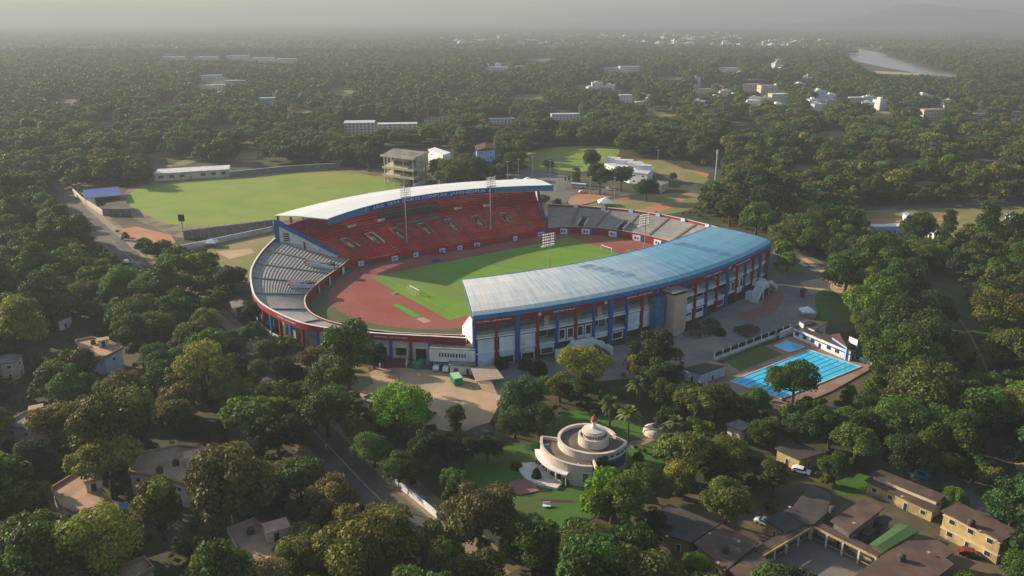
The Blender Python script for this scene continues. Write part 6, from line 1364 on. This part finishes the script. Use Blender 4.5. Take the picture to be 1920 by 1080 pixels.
# individual trees: those that show largest
MAXT = 300
cand = []
for i, (X, Y, r_, zn) in enumerate(FILL):
    if zn > 1: continue
    px, py, zc = project(X, Y, r_ * 1.1)
    if -20 < px < 1940 and py - FPX * r_ / zc < 1078 and py > 0: cand.append((FPX * r_ / zc, i))
cand.sort(reverse=True); chosen = set(i for _, i in cand[:MAXT - len(TREES)])
def tone_for(X, Y, rr):
    px, py, _z = project(X, Y, 8.); u = rr.random()
    if px < 700 and py > 600: return 'n' if u < .2 else 'o' if u < .6 else 'g' if u < .85 else 'y'
    if px > 1500: return 'g' if u < .4 else 'o' if u < .65 else 'd' if u < .85 else 'l'
    return 'g' if u < .45 else 'd' if u < .65 else 'o' if u < .85 else 'l'
rr = random.Random(77)
for i in sorted(chosen):
    X, Y, r_, zn = FILL[i]; TREES.append([X, Y, r_, tone_for(X, Y, rr), rr.choice('rrrrruuttss'), 0, False])
# ---- labels: which landmark a tree stands by, on which side, and how near
LM = [('the round building', G(1100, 866)), ('the swimming pool', G(1490, 705)), ('the pool house', G(1560, 640)), ('the sandy car park', G(830, 745)), ('the lift tower', G(1268, 640)), ('the left rim of the stadium', G(520, 600)), ('the red ramp', G(740, 680)), ('the white boundary wall', G(780, 940)),
      ('the two-storey yellow block', G(1830, 1000)), ('the yellow barracks', G(1690, 940)), ('the green sheet roof', G(1690, 1010)), ('the school courtyard', G(1530, 1030)), ('the parked white car', G(1501, 888)), ('the teal rickshaw', G(1728, 898)), ('the stepped tan-roofed villa', G(490, 1030)), ('the blue tarpaulin', G(190, 965)), ('the wide red-brown roof', G(330, 880)), ('the white-walled villa', G(190, 670)), ('the grey villa', G(60, 795)),
      ('the avenue bend', G(480, 690)), ('the sunlit lower avenue', G(770, 970)), ('the avenue junction', G(120, 410)), ('the single white tent', G(398, 462)), ('the practice field', G(470, 370)), ('the concrete pavilion', G(755, 340)), ('the white complex', G(1180, 325)), ('the back field', G(1080, 295)), ('the tall white mast', G(1341, 338)), ('the bus', G(1085, 353)), ('the right training ground', G(1750, 410)), ('the foot path', G(1810, 615)), ('the sandy drive', G(1600, 560)), ('the right end of the blue roof', G(1450, 500)), ('the fountain', G(1230, 812)), ('the east road', G(1880, 850)), ('the right terrace', G(1340, 430)), ('the white-roofed pavilion', G(360, 325)), ('the blue canopy', G(190, 365)), ('the dark wood edge', G(1650, 480)), ('the garden bench', G(1025, 951)), ('the planted bed', G(1310, 625)), ('the tiled hall', G(1590, 640)), ('the small plant room', G(1325, 700)), ('the lilac-grey villa', G(447, 572))]
ORD = ['nearest', 'second nearest', 'third nearest', 'fourth nearest', 'fifth nearest', 'sixth nearest', 'seventh nearest', 'eighth nearest']
slot = {}
for k, t in enumerate(TREES):
    j = min(range(len(LM)), key=lambda q: math.dist(LM[q][1], (t[0], t[1]))); lx, ly = LM[j][1]; dx, dy = t[0] - lx, t[1] - ly
    rel = ('right of' if dx > 0 else 'left of') if abs(dx) > 1.2 * abs(dy) else ('behind' if dy > 0 else 'in front of')
    slot.setdefault((j, rel), []).append((math.hypot(dx, dy), k))
LAB = {}
for (j, rel), L in slot.items():
    L.sort()
    for q, (d, k) in enumerate(L):
        t = TREES[k]; size = 'broad' if t[2] > 7.3 else 'small' if t[2] < 4.6 else 'medium'; sh = {'r': 'leafy', 'u': 'umbrella-shaped', 't': 'tall', 's': 'loose-crowned', 'c': 'columnar'}[t[4]]
        if q < 8: LAB[k] = ('%s %s %s tree, %s %s %s' % (size, TNAME[t[3]], sh, ORD[q], rel, LM[j][1 - 1]), None)
        else: LAB[k] = ('leafy tree %s %s, farther off than the eight nearest there' % (rel, LM[j][0]), 'trees farther off, %s %s' % (rel, LM[j][0]))
for k, t in enumerate(TREES):
    X, Y, r_, tn, sh, _z, mn = t; v = VAR[sh]; cm, tm = v[k % len(v)]
    lab, grp = LAB[k]; th = thing('tree', lab, 'tree', (X, Y, 0), group=grp or 'trees round the stadium')
    th.rotation_euler = (0, 0, rr.uniform(0, 6.28)); f = rr.uniform(.92, 1.08); th.scale = (r_ * f, r_ / f, r_ * rr.uniform(.95, 1.12))
    c = bpy.data.objects.new('crown', cm); COL.objects.link(c); c.parent = th; q = TONE[tn]; j = rr.uniform(.85, 1.2); c.color = (q[0] * j * rr.uniform(.92, 1.1), q[1] * j, q[2] * j, 1)
    b = bpy.data.objects.new('trunk', tm); COL.objects.link(b); b.parent = th
# ---- palms
def palm(x, y, h, label, seed):
    p = G(x, y); th = thing('palm_tree', label, 'palm', p, group='palms beside the round building'); r = random.Random(seed); m = MB()
    for k in range(6): m.tube((p[0] + .05 * math.sin(k), p[1], h * k / 6), (p[0] + .05 * math.sin(k + 1), p[1], h * (k + 1) / 6), .3 - .02 * k, .3 - .02 * (k + 1), 8)
    part('trunk', m, M['bark'], th); m = MB()
    for k in range(46):
        a = r.uniform(0, 6.28); el = r.uniform(-.35, 1.35); L = r.uniform(3.4, 4.4); c, s = math.cos(a), math.sin(a); pts = []
        for q in range(7):
            f = q / 6; d = L * f; pts.append((p[0] + c * math.cos(el) * d * (1 - .12 * f), p[1] + s * math.cos(el) * d * (1 - .12 * f), h + .2 + math.sin(el) * d - 1.1 * f * f * L * .4))
        for q in range(6):
            A, B = pts[q], pts[q + 1]; w0 = .5 * math.sin(math.pi * (q + .25) / 6.6); w1 = .5 * math.sin(math.pi * (q + 1.25) / 7.2)
            for sg in (-1, 1):
                m.add([A, B, (B[0] - s * w1 * sg, B[1] + c * w1 * sg, B[2] - .25 * w1), (A[0] - s * w0 * sg, A[1] + c * w0 * sg, A[2] - .25 * w0)], [(0, 1, 2, 3)])
    o = part('fronds', m, M['leaf'], th); o.color = (.12, .15, .04, 1)
    at = o.data.attributes.new('tone', 'FLOAT', 'FACE'); at.data.foreach_set('value', [r.uniform(.3, .8) for _ in o.data.polygons])
palm(1193, 768, 8, 'date palm behind the round building, upper one standing alone', 1); palm(1177, 830, 8.5, 'date palm right behind the round building, biggest crown', 2); palm(1143, 800, 7, 'date palm left of the biggest palm, partly shaded', 3); palm(1262, 842, 7.5, 'slim palm to the right of the fountain', 4)
# clipped cones and small bushes
def bush(x, y, r_, h, label, tone, cone=False, name='shrub', group=None):
    p = G(x, y); g = np.random.default_rng(int(x * 7 + y)); n = 900; m = MB()
    a = g.uniform(0, 6.283, n); f = g.random(n) ** .8
    for k in range(n):
        rad_ = r_ * ((1 - f[k]) ** .6 if cone else math.sqrt(max(0, 1 - (f[k]) ** 2))) * g.uniform(.85, 1.05); z = h * f[k] + .05; s = r_ * .14
        c = np.array([p[0] + rad_ * math.cos(a[k]), p[1] + rad_ * math.sin(a[k]), z]); u = g.normal(size=3) * s; v = g.normal(size=3) * s
        m.add([tuple(c - u), tuple(c - v), tuple(c + u), tuple(c + v)], [(0, 1, 2, 3)])
    o = solo(name, m, M['leaf'], label, 'shrub', p, group=group); o.color = (*TONE[tone], 1); at = o.data.attributes.new('tone', 'FLOAT', 'FACE'); at.data.foreach_set('value', g.uniform(.2, .8, len(o.data.polygons)).astype(np.float32))
bush(1006, 899, 1.3, 3., 'dark clipped cone-shaped shrub on the white terrace', 'd', True, 'clipped_shrub')
bush(1060, 905, 1.2, 1.6, 'round shrub at the wing corner of the round building', 'l'); bush(1012, 872, 1.0, 1.8, 'shrub in the planter at the left door of the round building', 'g'); bush(940, 690, 2.0, 3.4, 'dark bush against the near grandstand beside the carport', 'd'); bush(985, 690, 2.2, 3., 'green bush before the second doorway of the near grandstand', 'g'); bush(1010, 700, 2.5, 3.5, 'dark bush left of the near entrance stairs', 'd'); bush(968, 878, 1.4, 1.5, 'yellow-green shrub at the left corner of the white terrace', 'y')
bush(545, 712, 2.2, 3., 'dark bush on dry grass left of the big car park tree', 'd'); bush(588, 708, 2.2, 3.4, 'dark bush right beside the big car park tree', 'd'); bush(1350, 628, 1.8, 2.2, 'round dark bush at the right tip of the forecourt bed', 'd')
# ---- the rest of the wood as one mass
src = bpy.data.collections.new('wood_shapes'); kinds = {0: [], 2: [], 3: []}; n_src = 0; names = []
def addsrc(me, tn, key):
    global n_src
    if 'leaf_' + tn not in M: M['leaf_' + tn] = leaf_mat('wood_foliage_' + TNAME[tn].replace(' ', '_'), fixed=TONE[tn])
    me = me.copy(); me.materials.clear(); me.materials.append(M['leaf_' + tn])
    o = bpy.data.objects.new('wood_shape_%03d' % n_src, me); src.objects.link(o); kinds[key].append(n_src); n_src += 1
mid = [crown_mesh(500 + k, 26, 2800, .09, flat=.8)[0] for k in range(4)]
low = [crown_mesh(520 + k, 18, 700, .17, flat=.8)[0] for k in range(3)]
def grove(seed):
    g = np.random.default_rng(seed); out = None; V = []; T_ = []
    for k in range(26):
        a = g.uniform(0, 6.28); d = math.sqrt(g.random()); rr_ = g.uniform(.13, .24); c = np.array([d * math.cos(a), d * math.sin(a), g.uniform(.1, .2)]); t = g.uniform(.1, .9)
        for q in range(24):
            n = g.normal(size=3); n /= np.linalg.norm(n); n[2] = abs(n[2]); u = np.cross(n, g.normal(size=3)); u /= np.linalg.norm(u); v = np.cross(n, u); s = rr_ * .45; pt = c + n * rr_ * np.array([1, 1, .8])
            V += [pt - u * s, pt - v * s, pt + u * s, pt + v * s]; T_.append(t)
    me = bpy.data.meshes.new('grove'); me.from_pydata([tuple(v) for v in V], [], [(4 * k, 4 * k + 1, 4 * k + 2, 4 * k + 3) for k in range(len(T_))])
    at = me.attributes.new('tone', 'FLOAT', 'FACE'); at.data.foreach_set('value', np.array(T_, np.float32)); me.materials.append(M['leaf']); return me
grv = [grove(k) for k in range(3)]
for tn in 'gdolgy':
    for me in mid: addsrc(me, tn, 0)
for tn in 'gdolgl':
    for me in low: addsrc(me, tn, 2)
    for me in grv: addsrc(me, tn, 3)
for X, Y, r_, z in UNDER: FILL.append((X, Y, r_, z))
pts = [(X, Y, -.25 * r_ if r_ < 2.2 else 0.) for i, (X, Y, r_, z) in enumerate(FILL) if i not in chosen]; szs = [r_ for i, (X, Y, r_, z) in enumerate(FILL) if i not in chosen]
kd = []
for i, (X, Y, r_, z) in enumerate(FILL):
    if i in chosen: continue
    kd.append(rr.choice(kinds[0] if Y < 900 else kinds[2] if z < 3 else kinds[3]))
me = bpy.data.meshes.new('woodland'); me.from_pydata(pts, [], []); a = me.attributes.new('size', 'FLOAT', 'POINT'); a.data.foreach_set('value', np.array(szs, np.float32)); a = me.attributes.new('shape', 'INT', 'POINT'); a.data.foreach_set('value', np.array(kd, np.int32))
wo = bpy.data.objects.new('woodland', me); COL.objects.link(wo); wo['kind'] = 'stuff'
ng = bpy.data.node_groups.new('woodland_scatter', 'GeometryNodeTree'); ng.interface.new_socket('Geometry', in_out='INPUT', socket_type='NodeSocketGeometry'); ng.interface.new_socket('Geometry', in_out='OUTPUT', socket_type='NodeSocketGeometry')
N = ng.nodes; L = ng.links; gi = N.new('NodeGroupInput'); go = N.new('NodeGroupOutput'); ip = N.new('GeometryNodeInstanceOnPoints'); ci = N.new('GeometryNodeCollectionInfo')
ci.inputs['Collection'].default_value = src; ci.inputs['Separate Children'].default_value = True; ci.inputs['Reset Children'].default_value = True
L.new(gi.outputs[0], ip.inputs['Points']); L.new(ci.outputs[0], ip.inputs['Instance']); ip.inputs['Pick Instance'].default_value = True
na = N.new('GeometryNodeInputNamedAttribute'); na.data_type = 'INT'; na.inputs['Name'].default_value = 'shape'; L.new(na.outputs['Attribute'], ip.inputs['Instance Index'])
nb = N.new('GeometryNodeInputNamedAttribute'); nb.data_type = 'FLOAT'; nb.inputs['Name'].default_value = 'size'; L.new(nb.outputs['Attribute'], ip.inputs['Scale'])
rv = N.new('FunctionNodeRandomValue'); rv.data_type = 'FLOAT_VECTOR'; rv.inputs[0].default_value = (0, 0, 0); rv.inputs[1].default_value = (0, 0, 6.28); L.new(rv.outputs[0], ip.inputs['Rotation'])
L.new(ip.outputs[0], go.inputs[0]); md = wo.modifiers.new('scatter', 'NODES'); md.node_group = ng
print('TREES', len(TREES), 'woodland', len(pts), 'town', len(spots))
